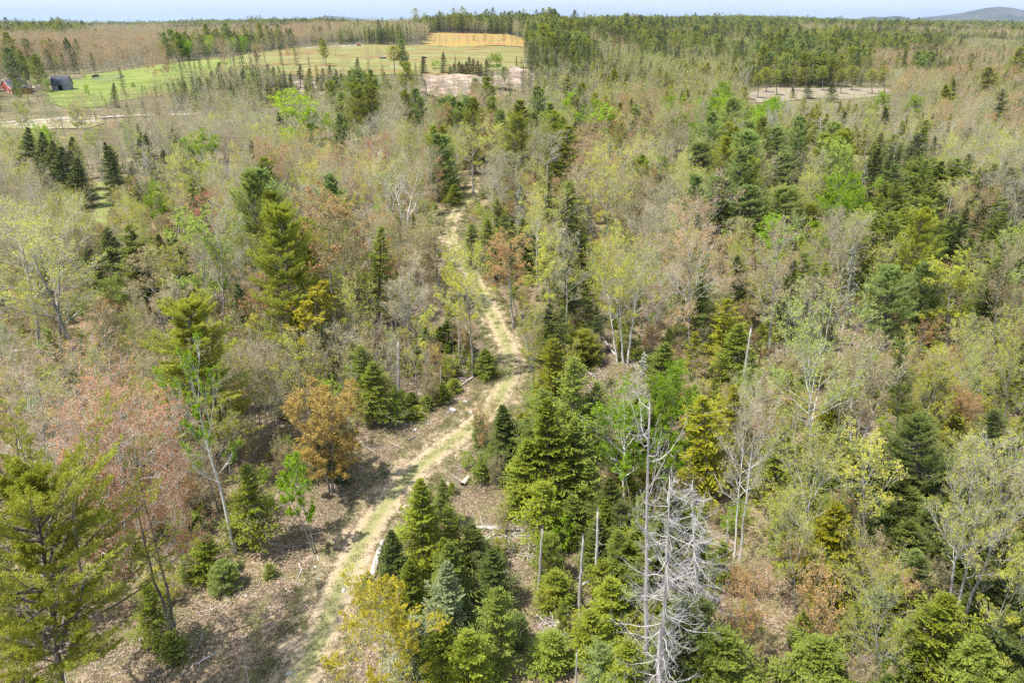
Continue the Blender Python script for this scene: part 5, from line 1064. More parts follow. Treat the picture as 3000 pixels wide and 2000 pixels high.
T('Y', 'vase_b', 3060, 1640, 2851, 2010, 200, None, 'leaning forked hardwood at the bottom right corner', leaf='ygre', bark='grey_bark', twig='twig_pale')
# lower middle thicket
T('S', 'fir_a', 1225, 1405, 1242, 1690, 128, None, 'pointed bright spruce nearest the right rut', leaf='fir')
T('S', 'fir_c', 1298, 1405, 1300, 1545, 62, None, 'small thin fir right behind the pointed bright spruce', leaf='fir')
T('S', 'spruce_c', 1145, 1554, 1160, 1780, 105, None, 'dark spruce on the track edge left of the pointed one', leaf='spruce')
T('S', 'fir_a', 1195, 1640, 1205, 1850, 100, None, 'yellow green spruce in front of the pointed one', leaf='fir')
T('S', 'spruce_c', 1315, 1590, 1318, 1790, 118, None, 'green spruce behind the blue grey one', leaf='fir')
T('S', 'fir_a', 1305, 1650, 1310, 1900, 125, None, 'blue grey spruce in the middle of the lower thicket', leaf='bluespruce')
T('S', 'fir_b', 1442, 1609, 1448, 1770, 100, None, 'bushy spruce left of the litter gully', leaf='spruce')
T('S', 'fir_b', 1459, 1724, 1450, 1960, 125, None, 'light green fir above the bottom gully', leaf='fir')
T('S', 'fir_b', 1289, 1801, 1290, 2010, 120, None, 'fir right of the golden tree', leaf='fir')
T('S', 'fir_b', 1370, 1850, 1370, 2050, 140, None, 'fir at the bottom edge left of the gully', leaf='fir')
T('S', 'spruce_c', 1077, 1673, 1082, 1780, 60, None, 'small spruce at the track edge above the golden tree')
T('S', 'fir_b', 1210, 1810, 1215, 1960, 110, None, 'grey green fir just behind the golden tree', leaf='bluespruce')
T('L' if False else 'Y', 'yellow_oak', 1112, 1800, 1105, 2110, 225, None, 'golden yellow leafed tree at the bottom of the frame beside the track', leaf='yell', bark='grey_bark', twig='twig_pale')
T('F', 'fir_b', 1383, 1540, 1385, 1620, 62, None, 'round young fir beside the horizontal log')
T('S', 'fir_c', 1591, 1414, 1590, 1600, 110, None, 'fir standing over the grey pole', leaf='fir')
T('S', 'fir_c', 1723, 1346, 1716, 1515, 66, None, 'slender fir with bare stem right of centre', leaf='fir')
T('P', 'pine_young', 1608, 1571, 1610, 1700, 100, None, 'soft young pine right behind the thick grey pole', leaf='pine')
T('F', 'fir_b', 1625, 1673, 1628, 1778, 100, None, 'bushy young fir right of the thick grey pole')
T('S', 'fir_c', 1810, 1554, 1812, 1720, 80, None, 'slim pointed fir right of the poles', leaf='fir')
T('F', 'pine_young', 1519, 1805, 1520, 1888, 54, None, 'soft young pine at the lower gully edge')
T('S', 'fir_b', 1787, 1695, 1790, 1870, 120, None, 'yellow green fir left of the two tall snags', leaf='fir')
T('S', 'fir_b', 1730, 1790, 1735, 1950, 120, None, 'fir below the yellow green one', leaf='fir')
T('S', 'fir_b', 1620, 1850, 1600, 1960, 110, None, 'broad low fir right of the splintered stump', leaf='fir')
T('S', 'fir_b', 1840, 1880, 1838, 2060, 130, None, 'fir at the bottom edge left of the snags', leaf='fir')
T('S', 'fir_c', 1625, 994, 1630, 1260, 115, None, 'yellow green fir at the bend, uppermost of the thicket', leaf='hemlock')
T('S', 'fir_c', 1680, 1050, 1672, 1340, 120, None, 'green fir right of the uppermost one of the thicket', leaf='fir')
T('S', 'fir_a', 1604, 1173, 1612, 1500, 150, None, 'large green fir in the middle of the upper thicket', leaf='fir')
T('S', 'spruce_a', 1469, 1186, 1490, 1385, 115, None, 'dark spruce at the track edge, upper thicket', leaf='spruce')
T('S', 'fir_c', 1748, 1118, 1744, 1330, 85, None, 'narrow fir left of the slash clearing', leaf='fir')
T('S', 'fir_a', 1690, 1230, 1685, 1480, 140, None, 'broad green fir in the upper thicket, right', leaf='fir')
T('S', 'fir_a', 1540, 1290, 1545, 1500, 120, None, 'green fir in the upper thicket, lower left', leaf='fir')
T('P', 'pine_young', 1400, 1220, 1410, 1310, 50, None, 'wispy young pine at the track edge under the dark spruce')
T('P', 'pine_young', 1706, 973, 1706, 1070, 110, None, 'bushy young pine right of the bend', leaf='pine')
T('Y', 'vase_b', 1557, 905, 1562, 1150, 100, None, 'hazy pale budding tree on the right verge of the bend', leaf='ygre')
T('L', 'birch_a', 1830, 1210, 1830, 1480, 150, None, 'lime leafed tree with twisted white limbs left of the gnarled snag', leaf='lime', bark='birch_bark', twig='twig_pale')
T('L', 'birch_b', 1960, 1260, 1950, 1500, 110, None, 'lime leafed tree right of the gnarled snag', leaf='lime', bark='birch_bark', twig='twig_pale')
# snags
T('D', 'snag_forked', 1914, 1168, 1893, 2040, 150, None, 'tall gnarled snag with forked top, left of the two big snags')
T('D', 'snag_big', 1965, 1385, 1925, 2100, 300, None, 'tall bleached snag bristling with curved white twigs')
T('D', 'snag_big', 2040, 1400, 2050, 1880, 230, None, 'bleached twiggy dead tree just right of the bristling snag')
T('D', 'snag_pole', 1585, 1550, 1578, 1735, None, None, 'thick grey broken pole standing in the lower thicket')
T('D', 'snag_pole', 1708, 1578, 1695, 1785, None, None, 'thin broken pole right of the thick grey one')
T('D', 'snag_pole', 1755, 1499, 1746, 1702, None, None, 'knobbly broken pole with side twigs, rightmost of three')
T('D', 'snag_pole', 1693, 1907, 1685, 2060, 40, None, 'short snag with bare side branches at the bottom edge')
T('D', 'snag_pole', 1166, 994, 1170, 1172, None, None, 'splintered pole in the thicket left of the track')
T('D', 'snag_pole', 1247, 1085, 1248, 1143, None, None, 'short broken stub, left of two left of the bend')
T('D', 'snag_pole', 1291, 1071, 1291, 1135, None, None, 'short broken stub, right of two left of the bend')
T('D', 'snag_pole', 2200, 960, 2172, 1152, None, None, 'leaning pale broken pole among cedars, right of centre')
T('D', 'snag_pole', 2134, 1520, 2130, 1625, None, None, 'short dark stub beside the slim white stems')
T('D', 'snag_pole', 1345, 1363, 1336, 1435, None, None, 'short pale pole leaning by the logs right of the track')
T('S', 'spruce_b', 2160, 745, 2165, 960, 60, None, 'bare stemmed spruce behind the leaning pale pole')
# left middle, spruces
for px, py, by, q in ((85, 368, 560, 'leftmost'), (128, 383, 575, 'second from the left'), (157, 408, 580, 'third'), (183, 425, 590, 'fourth'), (213, 398, 560, 'fifth'), (225, 460, 610, 'rightmost')): T('S', 'spruce_a' if px != 183 else 'spruce_b', px, py, px + 6, by, 62, None, 'dark spruce in the left group of six spruces, ' + q, leaf='spruce')
T('S', 'spruce_b', 408, 408, 425, 512, 40, None, 'dark spruce pair member left of the pale dead spruce', leaf='spruce')
T('S', 'spruce_b', 476, 438, 480, 520, 30, None, 'small dark spruce right of the dark pair')
T('S', 'spruce_b', 385, 470, 392, 550, 36, None, 'low dark spruce left of the dark pair')
T('S', 'spruce_a', 332, 242, 338, 315, 24, None, 'dark spruce standing up against the green field', leaf='spruce')
T('F', 'fir_young', 389, 242, 390, 256, 12, None, 'tiny dark fir on the green field')
T('P', 'pine_d', 46, 232, 47, 300, 15, None, 'pale soft conifer in front of the farmhouse, left of two', leaf='pine_soft')
T('P', 'pine_d', 58, 238, 60, 305, 16, None, 'pale soft conifer in front of the farmhouse, right of two', leaf='pine_soft')
T('L', 'aspen_dense', 134, 241, 134, 272, 24, None, 'olive round bush tree before the left end of the barn', leaf='pale')
T('B', 'bare_a', 122, 262, 140, 342, 46, None, 'pale bare tree in front of the barn')
T('L', 'aspen_dense', 253, 255, 254, 280, 14, None, 'little lime bush on the green field')
for px, py, by in ((642, 181, 262), (676, 193, 262), (711, 200, 262), (744, 190, 258), (783, 187, 255), (800, 195, 255), (830, 205, 255), (880, 191, 262), (905, 200, 270), (945, 200, 268), (985, 205, 265), (1047, 168, 212), (1000, 215, 262), (760, 205, 265), (620, 205, 262), (586, 225, 290), (850, 215, 262), (930, 215, 262), (965, 190, 250)): T('S', RNG.choice(['spruce_a', 'spruce_b', 'spruce_c']), px, py, px, by, 26, None, '', leaf='spruce')
for px, py, by in ((1298, 152, 215), (1345, 178, 222), (1375, 166, 222), (1387, 172, 222), (1365, 180, 222), (1425, 172, 222), (1410, 185, 222), (1330, 185, 222), (1240, 165, 215), (1318, 190, 222), (1400, 178, 222), (1355, 186, 222)): T('S', RNG.choice(['spruce_a', 'spruce_c']), px, py, px, by, 22, None, '', leaf='spruce')
for px, py, by in ((1440, 170, 222), (1452, 172, 224), (1460, 168, 222), (1275, 185, 222)): T('L', 'birch_a', px, py, px, by, 22, None, '', leaf='lime')
T('P', 'pine_c', 1476, 196, 1478, 252, 34, None, 'soft pine standing at the right end of the sand bank', leaf='pine_soft')
T('P', 'pine_d', 1392, 230, 1392, 285, 36, None, 'soft pine in front of the sand bank', leaf='pine_soft')
for px, py, by, w_ in ((1020, 172, 200, 16), (905, 160, 186, 14), (983, 132, 166, 26), (945, 150, 172, 14), (1115, 150, 196, 20), (1082, 150, 196, 18)): T('B', 'bare_a', px, py, px, by, w_ * 1.5, None, '')
for px in (1272, 1290, 1306, 1330, 1345, 1371, 1388, 1402, 1421, 1440, 1462, 1478, 1500, 1515): T('B', ['bare_a', 'bare_b', 'tall_a'][px % 3], px, 104 + px % 7, px, 139 + px % 4, 13, None, '')
for i in range(26):
    px = 1236 + i * 13 + (i * 37) % 9; T('B', ['bare_a', 'bare_b', 'vase_a', 'round_a'][i % 4], px, 228 + (i * 29) % 22, px, 278 + (i * 53) % 26, 24, None, '', leaf='brown')
T('H', 'hemlock_b', 808, 255, 810, 330, 44, None, 'olive green conifer left of the lime aspens')
T('B', 'vase_a', 500, 372, 510, 540, 105, None, 'vase shaped bare tan hardwood, left middle', leaf='brown', twig='twig_tan')
T('B', 'vase_a', 663, 368, 660, 500, 100, None, 'vase shaped bare tan hardwood left of the lime aspen', leaf='brown', twig='twig_tan')
T('B', 'white_bare', 851, 555, 850, 680, 120, None, 'low bare tree with pale crooked limbs right of the soft pine')
T('O', 'round_a', 600, 600, 610, 730, 100, None, 'dull red maple beyond the soft pine', leaf='red')
T('H', 'hemlock_a', 1245, 955, 1245, 1060, 60, None, 'low green hemlock in the opening left of the bend', leaf='fir')

LAND = []; HBOX = []
auto = []
for kind, f, tx, ty, bx, by, w, h, lab, kw in H_:
    if by is None:
        x, y = ground_at(tx, ty, h); H = h
    else:
        x, y = ground_at(bx, by); H = height_for(x, y, ty)
    g0 = float(tz(x, y)); H = min(max(H, .8), 27)
    px_, py_ = project(x, y, g0 + H); dep = y * CP + (CAM_H - g0 - H * .5) * SP
    lean = np.clip((tx - float(px_)) * dep / FPX / H, -.24, .24) if by is not None else 0
    R = (w * dep / FPX / 2) if w else None
    kw.pop('topk', None)
    r = put_tree(kind, f, x, y, H, R, lab or None, (math.atan(float(lean)), 0), **kw)
    if lab and kind != 'F' and not f.startswith('snag_pole'):
        ww = (w or 60) * .36; HBOX.append((tx - ww, tx + ww, ty, ty + (float(project(x, y, g0)[1]) - ty) * .58, math.hypot(x, y)))
    if lab: LAND.append((x, y, lab, kind))
    else: auto.append((r, kind, x, y, H))

# ------------------------------------------------------------------ what grows where: a coarse map of the canopy, twelve columns wide
GRID = [(75, "SSPB SSPB SPSB SSPB SBOS SOSP SPBS SSPB SSPP SPPB SSPP SPSB"),
        (112, "BBBP BBOB BOBS OOBS OYSB BOSB YSPB PSSB PSPO PSOB SYOP YOSP"),
        (150, "OOBO OOOB OBLP OPSB OBYS .B.. SSBP PSOB YBSP YPSB OYPS OYSB"),
        (220, "OOBP OOOB BOSB SB.. S.SP SYB. BSSS SSSY SBYH SPBH BPHO HBSO"),
        (300, "BSYB BBSY BSSB SBBY SYPB BY.. YBBS YHBB BHYB BPSB BOBB HSOB"),
        (420, "YBLB BBSO BBYB BYBS PYBB YBOP YPBL HYSO YBLS BYHB BYSB SBOO"),
        (560, "YSYB SBSB BYBS BYOB BORY BYPY PBOY OPYB PPYB YSPL SSSS BYSS"),
        (720, "YYBS BYSB YBPB PBOB OOSB SYBB SSFY YOOY PYYP YSSL SSSS OSBS"),
        (900, "YBSS SSBO BOYB YBSP OBSY YBSY OBSS YYBB BOBS YPSS PSYS SSBY"),
        (1100, "YBSS YOBO OBS. SAA. SABB SBY. YSSF YBSB BSHB YHSB YSHB YYHS"),
        (1300, "OOYB OOL. B.A. BAA. A.A. A... SSYF SSYL YLYH YOYB YOYB YYSH"),
        (1500, "O... OO.. .A.. .AA. .... S... SSPF YSFF YHYO YBYF YHSF YHBS"),
        (1750, "P... .... .... .... .... ...F FFF. FFLF YHF. YYOF YSHF YBSF"),
        (2100, "P... .YL. .... .... .... FFFF FF.F FFFF OFF. OYFF SYOF SYOF")]
GY = [g[0] for g in GRID]; GC = [g[1].split() for g in GRID]
def cell(px, py):
    c = np.clip((np.asarray(px) // 250).astype(int), 0, 11); r = np.clip(np.searchsorted(GY, np.asarray(py)), 0, len(GY) - 1); return r, c
KEEP = [
 [(800, 2100), (880, 1860), (935, 1720), (1000, 1590), (1060, 1490), (1150, 1380), (1260, 1290), (1370, 1228), (1425, 1165), (1462, 1070), (1425, 965), (1390, 885), (1352, 805), (1310, 745), (1288, 690), (1305, 640), (1340, 600), (1362, 560), (1362, 515), (1412, 515), (1415, 560), (1400, 602), (1348, 680), (1352, 720), (1400, 780), (1442, 860), (1482, 930), (1535, 1010), (1530, 1100), (1480, 1185), (1390, 1270), (1310, 1345), (1215, 1440), (1150, 1560), (1110, 1690), (1060, 1780), (1000, 2100)],
 [(530, 1700), (680, 1640), (860, 1450), (1040, 1420), (1090, 1250), (1250, 1210), (1330, 1200), (1180, 1400), (1000, 1640), (900, 1900), (860, 2100), (560, 2100)],
 [(1480, 1520), (1560, 1530), (1560, 1700), (1570, 1780), (1500, 1760), (1470, 1650)], [(1480, 1860), (1570, 1850), (1575, 2000), (1500, 2000)],
 [(2195, 1610), (2250, 1600), (2330, 1800), (2270, 2000), (2190, 2000), (2230, 1850)],
 [(1700, 1080), (1790, 1050), (1800, 1150), (1720, 1180)],
 [(-200, 340), (0, 335), (110, 332), (300, 330), (590, 330), (590, 345), (330, 356), (240, 386), (100, 388), (-200, 386)],
 [(150, 274), (120, 262), (100, 250), (60, 262), (0, 285), (0, 232), (60, 235), (110, 228), (150, 222), (210, 218), (265, 220), (330, 212), (430, 195), (530, 182), (640, 170), (700, 162), (760, 158), (860, 146), (900, 136), (1060, 131), (1240, 135), (1250, 118), (1258, 97), (1500, 103), (1530, 120), (1540, 141), (1540, 180), (1530, 192), (1250, 205), (1120, 225), (1080, 200), (1000, 190), (900, 186), (800, 190), (700, 196), (640, 208), (560, 218), (470, 240), (420, 255), (330, 275), (240, 285), (160, 296)],
 [(1250, 228), (1330, 222), (1440, 228), (1500, 205), (1570, 225), (1565, 265), (1430, 262), (1330, 282), (1250, 270)], [(865, 250), (940, 248), (955, 275), (880, 282)],
 [(272, 690), (285, 540), (330, 540), (335, 690)], [(2200, 262), (2600, 255), (2600, 284), (2210, 288)]]
TRKD = TRK[::3]
def near_track(x, y, r):
    d = np.full(np.shape(x), 1e9)
    for q in TRKD: d = np.minimum(d, (x - q[0]) ** 2 + (y - q[1]) ** 2)
    return d < r * r
LOOSE = (6, 7, 8, 9, 11)     # places that the photograph shows through and between branches
def clear_of(px, py, crown=False, rng=None):
    ok = np.ones(np.shape(px), bool)
    for i, k in enumerate(KEEP):
        hit = inpoly(px, py, k)
        if crown and i in LOOSE: hit &= rng > (.22 if i == 7 else .75 if i in (8, 11) else .40)
        ok &= ~hit
    return ok
def band(d0, d1, sp, az, rng):
    n = int(2 * d1 / sp) + 2
    xs = (np.arange(n) - n / 2) * sp; ys = np.arange(0, d1 + sp, sp); X, Y = np.meshgrid(xs, ys, indexing='ij')
    X = X + rng.uniform(-.46, .46, X.shape) * sp; Y = Y + rng.uniform(-.46, .46, Y.shape) * sp
    d = np.hypot(X, Y); a = np.degrees(np.abs(np.arctan2(X, Y))); k = (d > d0) & (d <= d1) & (a < az); return X[k], Y[k]
HK = {'P': (14, 20), 'S': (8, 14.5), 'H': (8, 13), 'O': (9, 13.5), 'B': (8.5, 13), 'Y': (8, 13), 'L': (9, 13.5), 'D': (8, 12), 'F': (1.8, 5), 'A': (5, 9)}
KEYS = 'PSHOBYLDFA'
rng = np.random.default_rng(11)
PX_, PY_, PR_ = [np.array([p[i] for p in PLACED]) for i in range(3)]
XS, YS, KS, HS, INF = [], [], [], [], []
for d0, d1, sp, az in ((30, 85, 2.5, 60), (30, 120, 3.7, 60), (120, 320, 4.8, 52), (320, 900, 5.0, 43), (900, 2000, 7.0, 40), (2000, 3900, 9.8, 39)):
    X, Y = band(d0, d1, sp, az, rng); Z = tz(X, Y); d = np.hypot(X, Y)
    H0 = 12.5; cx, cy = project(X, Y, Z + H0 * .72); fx, fy = project(X, Y, Z + 2.5)
    # far trees count for the place where their tops show
    jx = cx + rng.normal(0, 40, len(X)); jy = cy * (1 + rng.normal(0, .04, len(X)))
    r, c = cell(np.clip(jx, 0, 2999), np.clip(jy, 58, 2099))
    ri = rng.integers(0, 4, len(X)); ch = np.array([GC[a][b][i] for a, b, i in zip(r, c, ri)])
    # stands: low noise pulls neighbours toward the same kind
    big = np.where(d > 700, 2.6, 1.0); nz = .5 * vn(X / big, Y / big, 38, 3) + .3 * vn(X / big, Y / big, 90, 4) + .2 * vn(X, Y, 15, 5); nz = np.clip((nz - .28) / .44, 0, .999)
    dom = np.array([GC[a][b][int(i)] for a, b, i in zip(r, c, nz * 4)]); sw = rng.uniform(0, 1, len(X)) < np.where(d > 320, .78, .5); ch = np.where(sw, dom, ch)
    r2, c2 = cell(np.clip(fx, 0, 2999), np.clip(fy, 58, 2099)); low = np.array(['F' in GC[a][b] for a, b in zip(r2, c2)]) & (d < 120)
    um = rng.uniform(0, 1, len(X)); ch = np.where(low & (um < .72), np.where(um < .42, 'F', 'S'), ch); und = low
    lo = np.array([HK.get(k, (0, 0))[0] for k in ch]); hi = np.array([HK.get(k, (0, 0))[1] for k in ch]); H = lo + (hi - lo) * rng.beta(2, 2, len(X)) * np.where(d > 320, np.where(np.isin(ch, ['S', 'P', 'H']), 1.22, .95), 1); H = H * np.where(d > 320, .72 + .5 * vn(X, Y, 60, 7), 1) * np.where((d > 320) & (rng.uniform(0, 1, len(X)) < .06), 1.3, 1)
    H = np.where((d < 110) & ~np.isin(ch, ['F', 'A']), H * np.clip(.55 + (d - 40) / 160, .5, 1), H)
    u3 = rng.uniform(0, 1, len(X)); ch = np.where((ch == 'O') & (u3 < .38) & (cy > 225), 'Y', ch); ch = np.where((ch == 'B') & (u3 < np.where(cx > 1300, .36, .12)), 'Y', ch)
    if sp < 3: ch = np.where(np.isin(ch, ['F', 'S']) & low, ch, '.')
    H = np.where(low & (ch == 'S'), rng.uniform(5, 8.5, len(X)), H); H = np.where(low & (ch == 'F'), rng.uniform(2.5, 5.5, len(X)), H)
    ok = ch != '.'
    ok &= (rng.uniform(0, 1, len(X)) < np.where(low & np.isin(ch, ['S', 'F']), .95, np.where(low, .10, np.where(d < 75, .34, np.where(d < 120, .5, np.where(d < 320, .86, 1))))))
    tx, ty = project(X, Y, Z + H); bx, by = project(X, Y, Z)
    over = (inpoly(tx, ty, KEEP[7]) | inpoly(tx, ty, KEEP[6]) | inpoly(tx, ty, KEEP[8])) & (d > 200); H = np.where(over, H * rng.uniform(.35, .7, len(X)), H); tx, ty = project(X, Y, Z + H)
    dep = np.maximum(1, Y * CP - (Z - CAM_H) * SP); rw = FPX * 1.9 / dep
    lu = rng.uniform(0, 1, len(X))
    for f in (0., .3, .6, .9):
        qx = bx + (tx - bx) * f; qy = by + (ty - by) * f
        ok &= clear_of(qx, qy, f > 0, lu)
        if f: ok &= clear_of(qx - rw, qy, True, lu) & clear_of(qx + rw, qy, True, lu)
    ok &= ~near_track(X, Y, 3.4)
    # leave the trees that were picked out one by one in view
    mxp = (bx + tx) / 2; myp = ty + (by - ty) * .25
    for (hx0, hx1, hy0, hy1, hd) in HBOX + [(2, 92, 238, 280, 455), (116, 210, 224, 270, 455), (215, 330, 212, 262, 460), (2200, 2600, 258, 284, 500)]:
        ok &= ~((mxp + rw * .6 > hx0) & (mxp - rw * .6 < hx1) & (ty < hy1) & (by > hy0) & (d < hd) & (d > hd * .3))
    if d0 < 500:
        for x, y, rr in zip(PX_, PY_, PR_): ok &= (X - x) ** 2 + (Y - y) ** 2 > (max(1.2, .62 * rr)) ** 2
    k = np.nonzero(ok)[0]; XS.append(X[k]); YS.append(Y[k]); KS.append(ch[k]); HS.append(H[k])
    INF.append((tx[k] > -40) & (tx[k] < 3040) & (ty[k] < 2000) & (bx[k] > -150) & (bx[k] < 3150))
XS, YS, KS, HS, INF = map(np.concatenate, (XS, YS, KS, HS, INF))
print('fill trees', len(XS), {k: int((KS == k).sum()) for k in KEYS})

# labels for the many: kind, look, and where it stands from the nearest landmark tree
LX = np.array([l[0] for l in LAND]); LY = np.array([l[1] for l in LAND])
def short(lab):
    s = lab
    for cut in (' standing', ' filling', ' with ', ' behind', ' beside', ' in front', ' beyond', ' between', ' over', ' alone', ' of the picture'):
        if cut in s: s = s[:s.index(cut)] if len(s[:s.index(cut)].split()) >= 3 else s
    return s.replace('  ', ' ').strip(' ,')
SH = [short(l[2]) for l in LAND]; 
uniq = [i for i, s in enumerate(SH) if SH.count(s) == 1 and 3 <= len(s.split()) <= 8 and LAND[i][3] != 'F']
UX, UY = LX[uniq], LY[uniq]; US = [SH[i] for i in uniq]
NUM = ['', 'second ', 'third ', 'fourth ', 'fifth ', 'sixth ', 'seventh ', 'eighth ', 'ninth ', 'tenth ', 'eleventh ', 'twelfth ', 'thirteenth ', 'fourteenth ', 'fifteenth ', 'sixteenth ', 'seventeenth ', 'eighteenth ', 'nineteenth ', 'twentieth ']
USED = {}; SEEN = set(l[2] for l in LAND)
def relabel(kind, x, y, H, look=None):
    base = (look + ' ' if look else '') + KINDS[kind][2]
    for k in np.argsort((UX - x) ** 2 + (UY - y) ** 2):
        lx, ly = UX[k], UY[k]
        perp = (x * ly - y * lx) / math.hypot(lx, ly); depth = math.hypot(x, y) - math.hypot(lx, ly)
        if abs(perp) > abs(depth): side = 'right of' if perp > 0 else 'left of'
        else: side = 'beyond' if depth > 0 else 'in front of'
        key = (base, k, side); n = USED.get(key, 0); lab = f'{NUM[min(n, 19)]}{base} {side} the {US[k]}'
        if n >= 12 or len(lab.split()) > 16 or lab in SEEN: continue
        USED[key] = n + 1; SEEN.add(lab); return lab
    return f'{base} deep in the woods'
NEAR = {'P': [('pine_a', 'pine'), ('pine_b', 'pine'), ('pine_c', 'pine'), ('pine_d', 'pine_soft'), ('pine_b', 'pine_soft')],
        'S': [('spruce_a', 'spruce'), ('spruce_b', 'spruce'), ('spruce_c', 'spruce'), ('fir_c', 'fir'), ('fir_f', 'spruce'), ('fir_c', 'spruce'), ('fir_d', 'fir'), ('fir_f', 'fir')],
        'H': [('hemlock_a', None), ('hemlock_b', None)],
        'O': [('round_a', 'oran'), ('tall_a', 'oran'), ('tall_a', 'brown'), ('round_a', 'brown'), ('bare_a', 'brown'), ('round_a', 'oran')],
        'B': [('bare_a', 'brown'), ('bare_b', 'brown'), ('vase_a', 'brown'), ('bare_a', 'brown'), ('bare_b', 'ygre')],
        'Y': [('round_b', 'ygre'), ('tall_b', 'ygre'), ('vase_b', 'ygre'), ('tall_b', 'pale'), ('round_b', 'brown'), ('tall_b', 'ygre')],
        'L': [('birch_a', 'lime'), ('birch_b', 'lime'), ('aspen_dense', 'lime'), ('birch_a', 'pale')],
        'D': [('snag_spruce', None), ('snag_forked', None)],
        'F': [('fir_young', 'fir'), ('fir_young2', 'fir'), ('fir_b', 'fir'), ('pine_young', 'pine_soft'), ('spruce_c', 'spruce')],
        'A': [('sapling_a', None), ('sapling_b', None), ('sapling_a', 'brown')]}
LOOK = {'pine_soft': 'soft green', 'pine': 'deep green', 'spruce': 'dark', 'fir': 'fresh green', 'oran': 'orange tinged', 'brown': 'tan budded', 'ygre': 'sparse', 'lime': 'vivid', 'pale': 'pale green', 'bluespruce': 'grey green'}
for r, kind, x, y, H in auto: r['label'] = relabel(kind, x, y, H)
app = HS / np.hypot(XS, YS); indiv = np.zeros(len(XS), bool); CAP = 296
for k in KEYS:
    i = np.nonzero((KS == k) & INF & (np.hypot(XS, YS) < 700))[0]; i = i[np.argsort(-app[i])][:max(0, CAP - COUNT[k])]; indiv[i] = True
order = np.nonzero(indiv)[0]; order = order[np.argsort(np.hypot(XS[order], YS[order]))]
for i in order:
    k = KS[i]; x, y, H = float(XS[i]), float(YS[i]), float(HS[i]); fk, lf = NEAR[k][RNG.integers(0, len(NEAR[k]))]
    if k == 'F' and H > 3.2: fk = ['fir_b', 'spruce_c', 'fir_d', 'fir_e', 'fir_f'][RNG.integers(0, 5)]
    if k == 'S' and H < 8.6: fk = ['fir_a', 'fir_b', 'fir_d', 'fir_e', 'fir_f', 'spruce_c'][RNG.integers(0, 6)]
    w = RNG.uniform(.72, 1.2)
    tw = None
    if k == 'O' and RNG.uniform() < .3: tw = 'twig_pale'
    if k in 'BY' and RNG.uniform() < .5: tw = 'twig_pale'
    bk = 'birch_bark' if (k in 'YLB' and RNG.uniform() < .34) else None
    put_tree(k, fk, x, y, H, FORM[fk]['R'] * H / FORM[fk]['H'] * w, relabel(k, x, y, H, LOOK.get(lf)), (RNG.normal(0, .035), RNG.normal(0, .035)), leaf=lf, twig=tw, bark=bk)
print('individual', COUNT)

# ------------------------------------------------------------------ masses of forest, brush, litter: copies on points
def nodes_scatter(name, X, Y, Zs, sc, idx, protos, label, tilt=.04, kind='stuff', scz=None):
    n = len(X); me = bpy.data.meshes.new(name); me.vertices.add(n); me.vertices.foreach_set('co', np.stack([X, Y, Zs], 1).astype(np.float32).ravel())
    for nm, ty, arr in (('size', 'FLOAT_VECTOR', np.stack([sc, sc, sc if scz is None else scz], 1)), ('pick', 'INT', idx), ('turn', 'FLOAT_VECTOR', np.stack([RNG.normal(0, tilt, n), RNG.normal(0, tilt, n), RNG.uniform(0, 6.28, n)], 1))):
        a = me.attributes.new(nm, ty, 'POINT')
        if ty == 'INT': a.data.foreach_set('value', np.asarray(arr, np.int32))
        else: a.data.foreach_set('vector', np.asarray(arr, np.float32).ravel())
    o = link(name, me); c = bpy.data.collections.new(name + '_forms')
    for i, (m, mats) in enumerate(protos):
        p = bpy.data.objects.new(f'{name}_form_{i:02d}', m); c.objects.link(p)
        if mats:
            for s_, mt in mats.items(): p.material_slots[s_].link = 'OBJECT'; p.material_slots[s_].material = mt
    ng = bpy.data.node_groups.new(name, 'GeometryNodeTree'); ng.interface.new_socket('Geometry', in_out='INPUT', socket_type='NodeSocketGeometry'); ng.interface.new_socket('Geometry', in_out='OUTPUT', socket_type='NodeSocketGeometry')
    gi = ng.nodes.new('NodeGroupInput'); go = ng.nodes.new('NodeGroupOutput'); ci = ng.nodes.new('GeometryNodeCollectionInfo'); ci.inputs['Collection'].default_value = c; ci.inputs['Separate Children'].default_value = True; ci.inputs['Reset Children'].default_value = True
    ip = ng.nodes.new('GeometryNodeInstanceOnPoints'); ip.inputs['Pick Instance'].default_value = True
    def na(nm, ty):
        a = ng.nodes.new('GeometryNodeInputNamedAttribute'); a.data_type = ty; a.inputs['Name'].default_value = nm; return a.outputs['Attribute']
    ng.links.new(gi.outputs[0], ip.inputs['Points']); ng.links.new(ci.outputs[0], ip.inputs['Instance'])
    ng.links.new(na('pick', 'INT'), ip.inputs['Instance Index']); ng.links.new(na('size', 'FLOAT_VECTOR'), ip.inputs['Scale'])
    e2r = ng.nodes.new('FunctionNodeEulerToRotation'); ng.links.new(na('turn', 'FLOAT_VECTOR'), e2r.inputs[0]); ng.links.new(e2r.outputs[0], ip.inputs['Rotation'])
    ng.links.new(ip.outputs[0], go.inputs[0]); md = o.modifiers.new('copies', 'NODES'); md.node_group = ng
    tag(o, label, kind=kind); return o
LOD = {'P': (['pine_a', 'pine_c'], 'pine_woods'), 'S': (['spruce_a', 'spruce_b', 'fir_c'], 'spruce_woods'), 'H': (['hemlock_b'], 'hemlock_woods'), 'O': (['hw_oran', 'hw_bareb', 'hw_oran'], 'maple_woods'), 'B': (['hw_bare', 'hw_bareb'], 'bare_woods'),
       'Y': (['hw_ygre', 'hw_yold', 'hw_pale'], 'budding_woods'), 'L': (['hw_lime', 'hw_pale'], 'birch_woods')}
JM = {}
def jm(key):
    if key not in JM: JM[key] = joined(key, key + '_tree')
    return JM[key]
rest = ~indiv; DD = np.hypot(XS, YS)
